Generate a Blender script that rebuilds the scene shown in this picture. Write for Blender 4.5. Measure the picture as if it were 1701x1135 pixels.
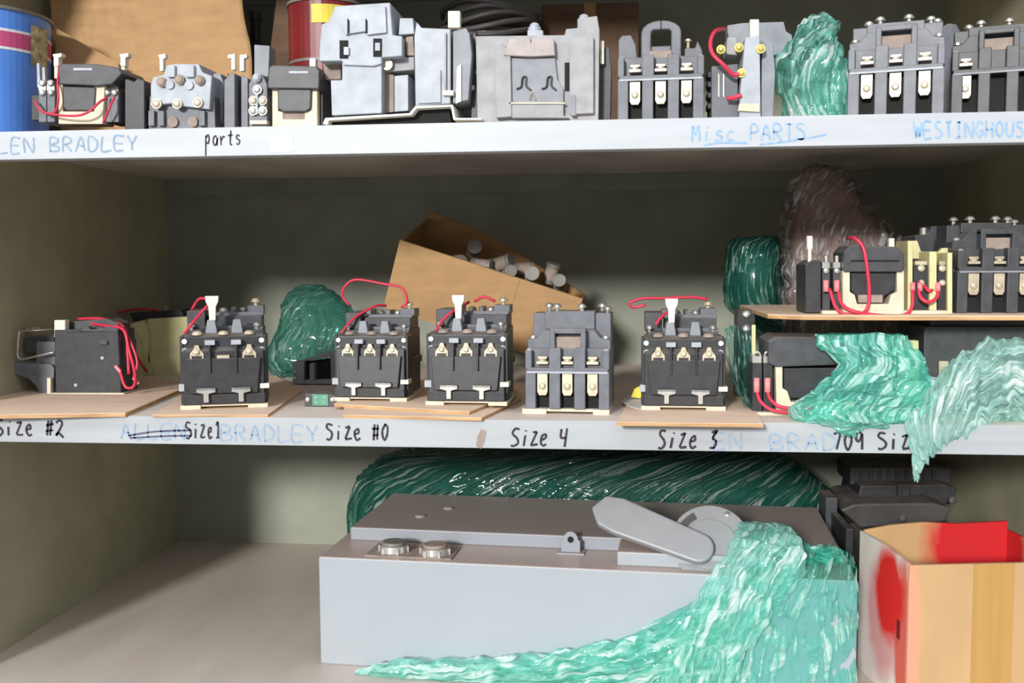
import bpy, bmesh, math, random
from mathutils import Vector, Matrix, noise
random.seed(7)
S = bpy.context.scene
COL = S.collection
for o in list(bpy.data.objects): bpy.data.objects.remove(o)
R = math.radians

# ------------------------------------------------------------------ camera
W_, H_ = 1701, 1135
FPX, YAW, PITCH, ROLL, DIST = 1686.33, .103, .0772, -.0057, 1.2
_cy, _sy = math.cos(YAW), math.sin(YAW)
FW = Vector((-_sy*math.cos(PITCH), _cy*math.cos(PITCH), -math.sin(PITCH)))
_rt = Vector((_cy, _sy, 0)); _up = _rt.cross(FW)
RT = _rt*math.cos(ROLL) + _up*math.sin(ROLL)
UP = _up*math.cos(ROLL) - _rt*math.sin(ROLL)
CAMP = Vector((0, -DIST, 0))
cd = bpy.data.cameras.new('camera'); cam = bpy.data.objects.new('camera', cd); COL.objects.link(cam)
cd.sensor_width = 36; cd.lens = 36*FPX/W_; cd.clip_start = .02
cam.matrix_world = Matrix(((RT.x, UP.x, -FW.x, CAMP.x), (RT.y, UP.y, -FW.y, CAMP.y), (RT.z, UP.z, -FW.z, CAMP.z), (0, 0, 0, 1)))
S.camera = cam
# ------------------------------------------------------------------ light and exposure
world = bpy.data.worlds.new('sky'); S.world = world; world.use_nodes = True
bg = world.node_tree.nodes['Background']; bg.inputs[1].default_value = .48
_n = world.node_tree.nodes; _l = world.node_tree.links   # overcast sky: brighter towards the zenith
_tc = _n.new('ShaderNodeTexCoord'); _sp = _n.new('ShaderNodeSeparateXYZ'); _cr = _n.new('ShaderNodeValToRGB')
_l.new(_tc.outputs['Generated'], _sp.inputs[0]); _l.new(_sp.outputs[2], _cr.inputs[0]); _l.new(_cr.outputs[0], bg.inputs[0])
_cr.color_ramp.elements[0].position = 0; _cr.color_ramp.elements[0].color = (.74, .78, .80, 1)
_cr.color_ramp.elements[1].position = .8; _cr.color_ramp.elements[1].color = (2.7, 2.8, 2.9, 1)
sl = bpy.data.lights.new('sun', 'SUN'); sun = bpy.data.objects.new('sun', sl); COL.objects.link(sun)
sl.energy = 3.4; sl.angle = R(7); sl.color = (1, .985, .96)
sun.rotation_euler = Vector((.265, 1, -.28)).to_track_quat('-Z', 'Y').to_euler()
sun.location = (-.5, -3, 1.2)
S.view_settings.view_transform = 'Standard'; S.view_settings.look = 'None'; S.view_settings.gamma = 1
S.view_settings.exposure = 0.0; S.view_settings.use_curve_mapping = False
S.cycles.max_bounces = 10; S.cycles.transparent_max_bounces = 24

# ------------------------------------------------------------------ pixel rays -> points at a chosen depth / height
def ray(x, y): return FW + RT*((x-W_/2)/FPX) - UP*((y-H_/2)/FPX)
def at(x, y, Y): d = ray(x, y); return CAMP + d*((Y+DIST)/d.y)
def on(x, y, z): d = ray(x, y); return CAMP + d*(z/d.z)
def mpp(p): return (Vector(p)-CAMP).dot(FW)/FPX

Z1, Z2, Z3, LIP, DEP = .16524, -.18768, -.54456, .03444, .69396
XL, XR = -.8626, .5761
SPC = Z1-Z2
ZF = Z3 - .30

# ------------------------------------------------------------------ materials
def mat(name, col, rough=.5, metal=0, var=.12, scale=60, dust=0, dcol=(.42, .36, .31), spec=.4, bump=0, stretch=(1, 1, 1), dmin=.35):
    m = bpy.data.materials.new(name); m.use_nodes = True
    n = m.node_tree.nodes; l = m.node_tree.links; b = n['Principled BSDF']
    b.inputs['Roughness'].default_value = rough; b.inputs['Metallic'].default_value = metal
    b.inputs['Specular IOR Level'].default_value = spec
    tc = n.new('ShaderNodeTexCoord'); mp = n.new('ShaderNodeMapping'); mp.inputs['Scale'].default_value = stretch
    l.new(tc.outputs['Object'], mp.inputs[0])
    nz = n.new('ShaderNodeTexNoise'); nz.inputs['Scale'].default_value = scale; nz.inputs['Detail'].default_value = 5
    l.new(mp.outputs[0], nz.inputs['Vector'])
    cr = n.new('ShaderNodeValToRGB')
    c0 = [max(0, c*(1-var)) for c in col]; c1 = [min(1, c*(1+var)) for c in col]
    cr.color_ramp.elements[0].position = .3; cr.color_ramp.elements[1].position = .7
    cr.color_ramp.elements[0].color = (*c0, 1); cr.color_ramp.elements[1].color = (*c1, 1)
    l.new(nz.outputs[0], cr.inputs[0]); out = cr.outputs[0]
    if dust:
        g = n.new('ShaderNodeNewGeometry'); sp = n.new('ShaderNodeSeparateXYZ'); l.new(g.outputs['Normal'], sp.inputs[0])
        n2 = n.new('ShaderNodeTexNoise'); n2.inputs['Scale'].default_value = 45; n2.inputs['Detail'].default_value = 4; l.new(tc.outputs['Object'], n2.inputs['Vector'])
        mr = n.new('ShaderNodeMapRange'); mr.inputs[1].default_value = .3; mr.inputs[2].default_value = .9; l.new(sp.outputs[2], mr.inputs[0])
        mu = n.new('ShaderNodeMath'); mu.operation = 'MULTIPLY'; l.new(mr.outputs[0], mu.inputs[0])
        mr2 = n.new('ShaderNodeMapRange'); mr2.inputs[1].default_value = .3; mr2.inputs[2].default_value = .6; mr2.inputs[3].default_value = dmin*dust; mr2.inputs[4].default_value = dust
        l.new(n2.outputs[0], mr2.inputs[0]); l.new(mr2.outputs[0], mu.inputs[1])
        mx = n.new('ShaderNodeMixRGB'); mx.inputs[2].default_value = (*dcol, 1); l.new(mu.outputs[0], mx.inputs[0]); l.new(out, mx.inputs[1]); out = mx.outputs[0]
    l.new(out, b.inputs['Base Color'])
    if bump:
        bp = n.new('ShaderNodeBump'); bp.inputs['Strength'].default_value = bump; bp.inputs['Distance'].default_value = .002
        l.new(nz.outputs[0], bp.inputs['Height']); l.new(bp.outputs[0], b.inputs['Normal'])
    return m

M = {}
M['lip_top'] = mat('lip_paint', (.475, .50, .535), .45, 0, .06, 14, stretch=(.3, 1, 4))
M['lip_mid'] = mat('lip_paint_dimmed', (.40, .42, .44), .45, 0, .08, 14, stretch=(.3, 1, 4))  # same lip paint; weaker light on the lower lips is put into the colour
M['sheet'] = mat('shelf_paint_dusty', (.62, .56, .51), .6, 0, .18, 9, stretch=(1, .5, 1), dust=.6, dcol=(.80, .67, .58))
M['floor_sheet'] = mat('shelf_paint_scuffed', (.56, .51, .46), .5, 0, .16, 7, stretch=(1.6, .45, 1), dust=.5, dcol=(.62, .52, .45))
M['back'] = mat('olive_grey_paint', (.265, .275, .22), .6, 0, .13, 11, bump=.15)
M['side'] = mat('olive_paint', (.41, .38, .26), .6, 0, .13, 11, bump=.2)
M['concrete'] = mat('concrete', (.36, .35, .33), .85, 0, .2, 5)
M['black'] = mat('black_plastic', (.035, .035, .038), .42, 0, .25, 70, dust=.35)
M['coal'] = mat('charcoal_plastic', (.06, .062, .068), .45, 0, .25, 70, dust=.45)
M['slate'] = mat('slate_grey_plastic', (.14, .147, .17), .45, 0, .18, 60, dust=.6)
M['grey'] = mat('grey_plastic', (.25, .265, .295), .5, 0, .15, 50, dust=.8, dcol=(.5, .43, .39))
M['lgrey'] = mat('light_grey_plastic', (.40, .43, .48), .5, 0, .16, 45, dust=.7, dcol=(.55, .47, .42))
M['dusty'] = mat('dusty_grey_plastic', (.36, .36, .37), .6, 0, .15, 55, dust=.8, dcol=(.56, .46, .41))
M['cavity'] = mat('dark_recess', (.012, .012, .012), .8, 0, .1, 30)
M['cream'] = mat('cream_plastic', (.68, .60, .45), .5, 0, .12, 60, dust=.3)
M['tab'] = mat('ivory_tab_plastic', (.80, .76, .62), .4, 0, .05, 60)
M['ylw'] = mat('pale_yellow_plate', (.64, .60, .32), .5, 0, .12, 40)
M['steel'] = mat('zinc_screw', (.62, .60, .57), .3, .8, .15, 90)
M['brass'] = mat('tarnished_contact', (.60, .52, .38), .38, .45, .2, 80)
M['yscrew'] = mat('brass_screw', (.75, .58, .18), .35, .5, .2, 80)
M['rust'] = mat('dusty_brown_insert', (.33, .26, .22), .7, 0, .2, 60)
M['hood'] = mat('dusty_pink_grey_plastic', (.42, .37, .36), .6, 0, .15, 50, dust=.6, dcol=(.58, .47, .43))
M['red'] = mat('red_wire', (.62, .035, .075), .4, 0, .08, 60)
M['pink'] = mat('pink_terminal_boot', (.75, .25, .27), .45, 0, .1, 60)
M['card'] = mat('cardboard', (.47, .285, .135), .8, 0, .1, 22, stretch=(1, 1, 3))
M['cardx'] = mat('shaded_brown_cardboard', (.12, .07, .04), .8, 0, .2, 18, stretch=(1, 1, 3))  # brown cardboard with the shade at the back of the shelf painted in
M['cardd'] = mat('brown_cardboard', (.36, .205, .085), .8, 0, .16, 18, stretch=(1, 1, 3))
M['wood'] = mat('hardboard', (.74, .53, .38), .75, 0, .12, 24, stretch=(.4, 2, 1), dust=.5, dcol=(.84, .66, .54))
M['woode'] = mat('hardboard_edge', (.52, .31, .15), .8, 0, .3, 60, stretch=(.3, 1, 4))
M['enc'] = mat('grey_enamel', (.365, .395, .425), .38, 0, .025, 8, dust=.92, dcol=(.52, .41, .36), dmin=.8)
M['enclid'] = mat('grey_enamel_lid', (.31, .33, .365), .38, 0, .03, 8, dust=.97, dcol=(.36, .30, .275), dmin=.85)
M['lever'] = mat('grey_lever_enamel', (.30, .305, .32), .42, 0, .05, 30)
M['tin'] = mat('galvanised_fitting', (.62, .60, .56), .3, .7, .2, 50)
M['ink'] = mat('black_marker', (.03, .022, .035), .6, 0, .1, 60)
M['bluep'] = mat('blue_marker', (.27, .43, .66), .7, 0, .2, 180)
M['bluef'] = mat('faded_blue_marker', (.27, .37, .49), .7, 0, .15, 180)
M['strike'] = mat('dark_blue_marker', (.08, .09, .16), .6, 0, .1, 60)
M['tape'] = mat('cream_tape', (.86, .86, .78), .5, 0, .03, 60)
M['blue'] = mat('blue_tin', (.10, .27, .80), .35, 0, .06, 14)
M['magenta'] = mat('magenta_band', (.62, .09, .24), .4, 0, .1, 14)
M['white'] = mat('white_print', (.8, .82, .85), .5, 0, .04, 30)
M['dkred'] = mat('dark_red_tin', (.19, .015, .018), .35, 0, .25, 14)
M['yellow'] = mat('yellow_label', (.72, .60, .07), .5, 0, .15, 40)
M['green_pcb'] = mat('green_overload_face', (.10, .30, .20), .45, 0, .25, 70)
M['sticker'] = mat('multicoloured_sticker', (.45, .42, .25), .5, 0, .6, 120)
M['foam'] = mat('wrapped_brown_goods', (.32, .225, .20), .6, 0, .3, 20)
M['darkgoods'] = mat('wrapped_dark_goods', (.045, .11, .09), .6, 0, .3, 20)
M['dkgrey'] = mat('dark_grey_metal', (.055, .052, .05), .5, 0, .25, 20, dust=.7, dcol=(.19, .16, .15))
M['paper'] = mat('white_paper', (.74, .74, .70), .6, 0, .05, 20)
M['fuse'] = mat('dull_grey_cap', (.22, .21, .19), .5, .2, .2, 40)

def paint_card(name, base, rects, soft=.012, stripes=()):
    """cardboard with red sprayed patches: ellipsoids in object space (centre, radius, colour)"""
    m = mat(name, base, .8, 0, .08, 20, stretch=(1, 1, .3)); n = m.node_tree.nodes; l = m.node_tree.links; b = n['Principled BSDF']
    cur = b.inputs['Base Color'].links[0].from_socket
    tc = n.new('ShaderNodeTexCoord')
    nz = n.new('ShaderNodeTexNoise'); nz.inputs['Scale'].default_value = 35; l.new(tc.outputs['Object'], nz.inputs['Vector'])
    for (c, r, colr) in rects:
        s = n.new('ShaderNodeVectorMath'); s.operation = 'SUBTRACT'; l.new(tc.outputs['Object'], s.inputs[0]); s.inputs[1].default_value = c
        d = n.new('ShaderNodeVectorMath'); d.operation = 'DIVIDE'; l.new(s.outputs[0], d.inputs[0]); d.inputs[1].default_value = r
        ln = n.new('ShaderNodeVectorMath'); ln.operation = 'LENGTH'; l.new(d.outputs[0], ln.inputs[0])
        ad = n.new('ShaderNodeMath'); ad.operation = 'MULTIPLY_ADD'; l.new(nz.outputs[0], ad.inputs[0]); ad.inputs[1].default_value = .35; l.new(ln.outputs['Value'], ad.inputs[2])
        mr = n.new('ShaderNodeMapRange'); mr.inputs[1].default_value = .95; mr.inputs[2].default_value = 1.3; mr.inputs[3].default_value = 1; mr.inputs[4].default_value = 0
        l.new(ad.outputs[0], mr.inputs[0])
        mx = n.new('ShaderNodeMixRGB'); l.new(mr.outputs[0], mx.inputs[0]); l.new(cur, mx.inputs[1]); mx.inputs[2].default_value = (*colr, 1); cur = mx.outputs[0]
    l.new(cur, b.inputs['Base Color'])
    return m

def film(name, col, clear, whit=.0, rough=.16, scale=55, long=.12, bump=.8, spec=.8, tint=None):
    """thin stretch film: tinted see-through layer mixed with a glossy, slightly translucent one; creases run along the film's own length"""
    m = bpy.data.materials.new(name); m.use_nodes = True
    n = m.node_tree.nodes; l = m.node_tree.links
    for x in list(n): n.remove(x)
    o = n.new('ShaderNodeOutputMaterial'); p = n.new('ShaderNodeBsdfPrincipled'); t = n.new('ShaderNodeBsdfTransparent'); tr = n.new('ShaderNodeBsdfTranslucent')
    tc = n.new('ShaderNodeTexCoord')
    mp = n.new('ShaderNodeMapping'); mp.inputs['Scale'].default_value = (long, 1, 1); l.new(tc.outputs['UV'], mp.inputs[0])
    def noise_(sc, det, dist, v):
        q = n.new('ShaderNodeTexNoise'); q.inputs['Scale'].default_value = sc; q.inputs['Detail'].default_value = det; q.inputs['Distortion'].default_value = dist; l.new(v, q.inputs['Vector']); return q.outputs[0]
    streak = noise_(scale*3.2, 5, .5, mp.outputs[0]); cloud = noise_(scale*.5, 4, 1.0, tc.outputs['UV']); fine = noise_(scale*3, 3, .5, tc.outputs['UV'])
    mixv = n.new('ShaderNodeMath'); mixv.operation = 'MULTIPLY_ADD'; l.new(streak, mixv.inputs[0]); mixv.inputs[1].default_value = .65
    h = n.new('ShaderNodeMath'); h.operation = 'MULTIPLY'; l.new(cloud, h.inputs[0]); h.inputs[1].default_value = .35; l.new(h.outputs[0], mixv.inputs[2])
    cr = n.new('ShaderNodeValToRGB'); e = cr.color_ramp.elements
    e[0].position = .51; e[0].color = (*col, 1); e[1].position = .60; e[1].color = (*[c+(1-c)*whit for c in col], 1)
    l.new(mixv.outputs[0], cr.inputs[0]); l.new(cr.outputs[0], p.inputs['Base Color']); l.new(cr.outputs[0], tr.inputs[0])
    p.inputs['Roughness'].default_value = rough; p.inputs['Specular IOR Level'].default_value = spec; p.inputs['Coat Weight'].default_value = .7; p.inputs['Coat Roughness'].default_value = .05; p.inputs['Coat IOR'].default_value = 1.7
    bh = n.new('ShaderNodeMath'); bh.operation = 'MULTIPLY_ADD'; l.new(fine, bh.inputs[0]); bh.inputs[1].default_value = .3; l.new(streak, bh.inputs[2])
    bp = n.new('ShaderNodeBump'); bp.inputs['Strength'].default_value = bump; bp.inputs['Distance'].default_value = .011
    l.new(bh.outputs[0], bp.inputs['Height']); l.new(bp.outputs[0], p.inputs['Normal'])
    a = n.new('ShaderNodeMixShader'); a.inputs[0].default_value = .42; l.new(p.outputs[0], a.inputs[1]); l.new(tr.outputs[0], a.inputs[2])
    tn = tint or col
    t.inputs[0].default_value = (*[min(1, c**.2) for c in tn], 1)
    mr = n.new('ShaderNodeMapRange'); mr.inputs[1].default_value = .46; mr.inputs[2].default_value = .58; mr.inputs[3].default_value = min(.96, clear+.3); mr.inputs[4].default_value = max(0, clear-.42)
    l.new(mixv.outputs[0], mr.inputs[0])
    f = n.new('ShaderNodeMixShader'); l.new(mr.outputs[0], f.inputs[0]); l.new(a.outputs[0], f.inputs[1]); l.new(t.outputs[0], f.inputs[2])
    l.new(f.outputs[0], o.inputs[0])
    return m
M['mint'] = film('mint_stretch_film', (.24, .88, .73), .38, .65)
M['mintw'] = film('whitened_mint_film', (.58, .93, .86), .36, .8, scale=50)
M['mintclear'] = film('mint_film_single_layer', (.12, .74, .57), .62, .6, scale=45)
M['mintrope'] = film('gathered_mint_film', (.45, .92, .82), .46, .9, scale=48)
M['minttail'] = film('trailing_mint_film', (.34, .88, .75), .52, .8, scale=48)
M['bag'] = film('pale_green_film', (.25, .74, .62), .50, .9, scale=50)
M['teal'] = film('dark_teal_film', (.02, .26, .19), .58, .35, rough=.12, scale=60)
M['teald'] = film('deep_green_film', (.016, .19, .135), .45, .45, rough=.10, scale=45, bump=1.0, spec=1.0)
M['clear'] = film('clear_film', (.34, .30, .29), .66, .8, rough=.12, scale=50, tint=(.85, .78, .75))
M['tealsheet'] = film('thin_green_film', (.08, .40, .31), .62, .5, scale=60)

# ------------------------------------------------------------------ mesh building
class MB:
    def __init__(s): s.v = []; s.f = []
    def add(s, vs, fs):
        k = len(s.v); s.v += [Vector(v) for v in vs]; s.f += [[i+k for i in f] for f in fs]; return s
    def box(s, x0, x1, y0, y1, z0, z1):
        return s.add([(x0,y0,z0),(x1,y0,z0),(x1,y1,z0),(x0,y1,z0),(x0,y0,z1),(x1,y0,z1),(x1,y1,z1),(x0,y1,z1)],
                     [(0,3,2,1),(4,5,6,7),(0,1,5,4),(1,2,6,5),(2,3,7,6),(3,0,4,7)])
    def ext(s, pts, d):
        """extrude a planar polygon (3d points) by vector d"""
        pts = [Vector(p) for p in pts]; d = Vector(d); n = len(pts)
        nrm = Vector((0,0,0))
        for i in range(n): nrm += pts[i].cross(pts[(i+1) % n])
        if nrm.dot(d) > 0: pts.reverse()
        return s.add(pts+[p+d for p in pts], [list(range(n)), [2*n-1-i for i in range(n)]] + [[i, i+n, (i+1) % n+n, (i+1) % n] for i in range(n)])
    def xz(s, poly, y0, y1): return s.ext([(x, y0, z) for x, z in poly], (0, y1-y0, 0))
    def yz(s, poly, x0, x1): return s.ext([(x0, y, z) for y, z in poly], (x1-x0, 0, 0))
    def xy(s, poly, z0, z1): return s.ext([(x, y, z0) for x, y in poly], (0, 0, z1-z0))
    def px(s, poly, Y0, Y1):
        """outline read at depth Y0, straight solid back to Y1"""
        return s.ext([at(x, y, Y0) for x, y in poly], (0, Y1-Y0, 0))
    def pxb(s, x0, x1, y0, y1, Y0, Y1): return s.px([(x0,y0),(x1,y0),(x1,y1),(x0,y1)], Y0, Y1)
    def cyl(s, a, b, r0, r1=None, n=14):
        a = Vector(a); b = Vector(b); r1 = r0 if r1 is None else r1
        t = (b-a).normalized(); u = t.orthogonal().normalized(); w = t.cross(u)
        ring = lambda c, r: [c+u*(r*math.cos(2*math.pi*i/n))+w*(r*math.sin(2*math.pi*i/n)) for i in range(n)]
        return s.add(ring(a, r0)+ring(b, r1), [[n-1-i for i in range(n)], [n+i for i in range(n)]]+[[i, (i+1) % n, (i+1) % n+n, i+n] for i in range(n)])
    def dome(s, c, ax, r, h, n=12):
        c = Vector(c); t = Vector(ax).normalized(); u = t.orthogonal().normalized(); w = t.cross(u); vs = []; fs = []
        prof = [(1, 0), (1, .35), (.85, .7), (.5, .93)]
        for rr, hh in prof: vs += [c+t*(h*hh)+(u*math.cos(2*math.pi*i/n)+w*math.sin(2*math.pi*i/n))*(r*rr) for i in range(n)]
        vs.append(c+t*h)
        for k in range(len(prof)-1): fs += [[k*n+i, k*n+(i+1) % n, (k+1)*n+(i+1) % n, (k+1)*n+i] for i in range(n)]
        k = (len(prof)-1)*n; fs += [[k+i, k+(i+1) % n, len(vs)-1] for i in range(n)]; fs.append([n-1-i for i in range(n)])
        return s.add(vs, fs)
    def tube(s, pts, r, n=8, sub=5):
        pts = [Vector(p) for p in pts]; P = []
        if len(pts) > 2 and sub > 1:
            q = [pts[0]*2-pts[1]]+pts+[pts[-1]*2-pts[-2]]
            for i in range(1, len(q)-2):
                for k in range(sub): P.append(cat(q[i-1], q[i], q[i+1], q[i+2], k/sub))
            P.append(pts[-1])
        else: P = pts
        vs = []; fs = []; u = None
        for i, p in enumerate(P):
            t = (P[min(i+1, len(P)-1)]-P[max(i-1, 0)]).normalized()
            u = t.orthogonal().normalized() if u is None else (u-t*u.dot(t)).normalized()
            w = t.cross(u); vs += [p+u*(r*math.cos(2*math.pi*k/n))+w*(r*math.sin(2*math.pi*k/n)) for k in range(n)]
        for i in range(len(P)-1): fs += [[i*n+k, i*n+(k+1) % n, (i+1)*n+(k+1) % n, (i+1)*n+k] for k in range(n)]
        fs.append([n-1-k for k in range(n)]); fs.append([(len(P)-1)*n+k for k in range(n)])
        return s.add(vs, fs)
    def build(s, name, m, parent=None, sc=1, world=False, bevel=.0, smooth=False):
        vs = [v*sc for v in s.v]
        if world and parent is not None:
            inv = Matrix.Rotation(-parent.rotation_euler.z, 4, 'Z') @ Matrix.Translation(-parent.location)
            vs = [inv @ v for v in s.v]
        me = bpy.data.meshes.new(name); me.from_pydata([tuple(v) for v in vs], [], s.f); me.update()
        o = bpy.data.objects.new(name, me); COL.objects.link(o)
        if m is not None: me.materials.append(M[m] if isinstance(m, str) else m)
        if parent is not None: o.parent = parent
        if hasattr(s, 'uv'):
            ul = me.uv_layers.new(name='film_uv')
            for lp in me.loops: ul.data[lp.index].uv = s.uv[lp.vertex_index]
        if bevel:
            b = o.modifiers.new('bevel', 'BEVEL'); b.width = bevel; b.segments = 2; b.limit_method = 'ANGLE'; b.angle_limit = R(40); b.harden_normals = False
        if smooth:
            for p in me.polygons: p.use_smooth = True
        return o
def cat(a, b, c, d, t):
    return (b*2+(c-a)*t+(a*2-b*5+c*4-d)*(t*t)+(b*3-a-c*3+d)*(t*t*t))*.5

def tag(o, label=None, category=None, group=None, kind=None):
    if label: o['label'] = label
    if category: o['category'] = category
    if group: o['group'] = group
    if kind: o['kind'] = kind
    return o
def thing(name, label, category, loc, rot=0, group=None):
    o = bpy.data.objects.new(name, None); COL.objects.link(o); o.empty_display_size = .02
    o.location = loc; o.rotation_euler = (0, 0, rot)
    return tag(o, label, category, group)
def child_of(sub, parent):
    """sub-part: same local frame as its part"""
    sub.parent = parent; return sub

def make_folds(seed, grain, lams=(.055, .034, .022, .014, .009, .006)):
    """crossing sharp pleats: triangle waves in many directions, most of them across the grain"""
    rnd = random.Random(seed); g = Vector(grain).normalized(); F = []
    for lam in lams:
        for _ in range(2):
            d = Vector((rnd.gauss(0, 1), rnd.gauss(0, 1)*.6, rnd.gauss(0, 1))); d = (d-g*(d.dot(g)*.8)).normalized()
            F.append((d/lam, rnd.random(), lam*.16*rnd.uniform(.6, 1.3)))
    def f(P):
        w1 = noise.noise(P*14+Vector((seed, 0, 0)))*.9; w2 = noise.noise(P*45+Vector((0, seed, 0)))*.35; v = 0
        for d, ph, a in F:
            x = d.dot(P)+ph+w1+w2; x -= math.floor(x); v += a*(abs(2*x-1)*2-1)
        return v
    return f
def pleat(u, v, seed):
    """drawn-out pleats running along u (metres), sharp across v"""
    w = noise.noise(Vector((u*7, v*9, seed)))*1.1+noise.noise(Vector((u*22, v*16, seed+3)))*.4; d = 0
    for lam, a in ((.024, .0026), (.013, .0025), (.0075, .0017), (.0045, .0010)):
        x = v/lam+w*(1 if lam > .012 else 1.6)+seed*lam*77; x -= math.floor(x); d += a*(abs(2*x-1)*2-1)*(.6+.8*noise.noise(Vector((u*9, v*12, seed+lam*1000))))
    return d
def lump(name, secs, m, parent=None, amp=.006, seed=1, nu=70, nv=72, fu=4, fv=7, flat=.85, grain=(0, 0, 1), pl=.55):
    """closed crumpled body through cross-sections (x0,y0,x1,y1,Y,half_depth): pixels read at depth Y"""
    C = []; A = []; B = []
    for x0, y0, x1, y1, Y, hd in secs:
        p = at(x0, y0, Y); q = at(x1, y1, Y); C.append((p+q)/2); A.append((q-p)/2); B.append(hd)
    return lump3(name, C, A, [Vector((0, b, 0)) for b in B], m, parent, amp, seed, nu, nv, fu, fv, flat, grain, pl)
def lump3(name, C, A, B, m, parent, amp, seed, nu, nv, fu, fv, flat=.85, grain=(0, 0, 1), pl=.55):
    fold = make_folds(seed, grain); K = amp/.010*.36
    ext = lambda L: [L[0]*2-L[1]]+L+[L[-1]*2-L[-2]]
    eC, eA, eB = ext(C), ext(A), ext(B); mb = MB(); mb.uv = []; N = len(C); uu = 0; pc_ = None
    def ev(L, t):
        t = min(max(t, 0), N-1-1e-6); i = int(t); return cat(L[i], L[i+1], L[i+2], L[i+3], t-i)
    for i in range(nu+1):
        t = i/nu*(N-1); c = ev(eC, t); a = ev(eA, t); b = ev(eB, t)
        if pc_ is not None: uu += (c-pc_).length
        pc_ = c; vv = 0; pq = None
        for j in range(nv):
            th = 2*math.pi*j/nv+math.pi/2; ca, sa = math.cos(th), math.sin(th)
            ca = math.copysign(abs(ca)**flat, ca); sa = math.copysign(abs(sa)**flat, sa)
            d = a*ca+b*sa; dn = d.normalized() if d.length > 1e-9 else d
            env = min(1, 4*i/nu+.2, 4*(1-i/nu)+.2); q = c+d
            if pq is not None: vv += (q-pq).length
            pq = q; vc = vv-.5*j/nv*a.length*2
            mb.uv.append((uu, vv))
            mb.v.append(q+dn*(K*env*(fold(q)*(1-pl)+pleat(uu, vc, seed)*pl*3.2))+Vector((0, 0, amp*.5*noise.noise(Vector((th*1.3, t*3, seed))))))
    for i in range(nu):
        for j in range(nv): mb.f.append([i*nv+j, i*nv+(j+1) % nv, (i+1)*nv+(j+1) % nv, (i+1)*nv+j])
    mb.f.append([nv-1-j for j in range(nv)]); mb.f.append([nu*nv+j for j in range(nv)])
    o = mb.build(name, m, parent, world=True, smooth=True)
    return o
def sheet(name, rows, m, parent=None, amp=.004, seed=1, nu=90, nv=90, fu=5, fv=5, rag=.0, grain=(1, 0, 1)):
    fold = make_folds(seed, grain); K = amp/.010*.36
    """crumpled sheet through a grid of world points (Catmull-Rom both ways)"""
    ext = lambda L: [L[0]*2-L[1]]+L+[L[-1]*2-L[-2]]
    def ev(L, t):
        n = len(L); t = min(max(t, 0), n-1-1e-6); i = int(t); e = ext(L); return cat(e[i], e[i+1], e[i+2], e[i+3], t-i)
    def pt(u, v): return ev([ev(r, v*(len(r)-1)) for r in rows], u*(len(rows)-1))
    P = []; mb = MB(); mb.uv = []
    LU = sum((rows[k+1][0]-rows[k][0]).length for k in range(len(rows)-1)); LV = sum((rows[0][k+1]-rows[0][k]).length for k in range(len(rows[0])-1))
    for i in range(nu+1):
        u = i/nu
        col = [ev([r_[k] for r_ in rows], u*(len(rows)-1)) for k in range(len(rows[0]))]
        P.append([ev(col, j/nv*(len(col)-1)) for j in range(nv+1)])
    for i in range(nu+1):
        for j in range(nv+1):
            a = P[min(i+1, nu)][j]-P[max(i-1, 0)][j]; b = P[i][min(j+1, nv)]-P[i][max(j-1, 0)]
            nn = a.cross(b); nn = nn.normalized() if nn.length > 1e-12 else Vector((0, -1, 0))
            if nn.y > 0: nn = -nn
            u, v = i/nu, j/nv
            p = P[i][j]+nn*(K*(fold(P[i][j])*.5+pleat(u*LU, v*LV, seed)*1.5)+.0015*K); mb.uv.append((u*LU, v*LV))
            e = min(u, 1-u, v, 1-v)
            if rag and e < .12:
                k = (1-e/.12)*rag; p += Vector((noise.noise(Vector((u*9, v*9, seed))), .3*noise.noise(Vector((u*9, v*9, seed+4))), noise.noise(Vector((u*9, v*9, seed+9)))))*k
            mb.v.append(p)
    for i in range(nu):
        for j in range(nv): k = i*(nv+1)+j; mb.f.append([k, k+1, k+nv+2, k+nv+1])
    return mb.build(name, m, parent, world=True, smooth=True)

# ------------------------------------------------------------------ room floor and shelving unit
fl = MB().box(-4, 4, -6, 3, ZF-.1, ZF).build('floor', 'concrete'); tag(fl, kind='structure')

zt = Z1+SPC*2
wb = tag(MB().box(XL-.03, XR+.03, DEP, DEP+.012, ZF, zt).build('bay_panel_back', 'back'), kind='structure')  # back and side panels of the shelving unit itself, not of a room
tag(MB().box(XL-.03, XL, -.004, DEP, ZF, zt).build('bay_panel_left', 'side'), kind='structure')
tag(MB().box(XR, XR+.03, -.004, DEP, ZF, zt).build('bay_panel_right', 'side'), kind='structure')
shelves = {}
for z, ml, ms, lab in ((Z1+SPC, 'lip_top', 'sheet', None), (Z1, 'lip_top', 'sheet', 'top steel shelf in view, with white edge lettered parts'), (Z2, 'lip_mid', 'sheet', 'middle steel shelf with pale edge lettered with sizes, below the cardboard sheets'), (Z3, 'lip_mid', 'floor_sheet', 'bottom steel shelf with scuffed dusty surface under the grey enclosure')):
    t = thing('shelf', lab or 'steel shelf roofing the top compartment, above the picture', 'shelf', ((XL+XR)/2, 0, z), 0)
    MB().box(XL, XR, 0, DEP, z-.003, z).build('shelf_board', ms, t, world=True)
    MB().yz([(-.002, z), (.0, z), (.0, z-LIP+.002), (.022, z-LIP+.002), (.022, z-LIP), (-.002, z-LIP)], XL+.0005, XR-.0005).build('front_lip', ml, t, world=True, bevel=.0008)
    MB().box(XL, XR, DEP-.008, DEP, z-.034, z-.003).build('rear_flange', 'back', t, world=True, bevel=.001)
    shelves[z] = t
def on_shelf(z, mb, name, m):
    return mb.build(name, m, shelves[z], world=True)

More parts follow.
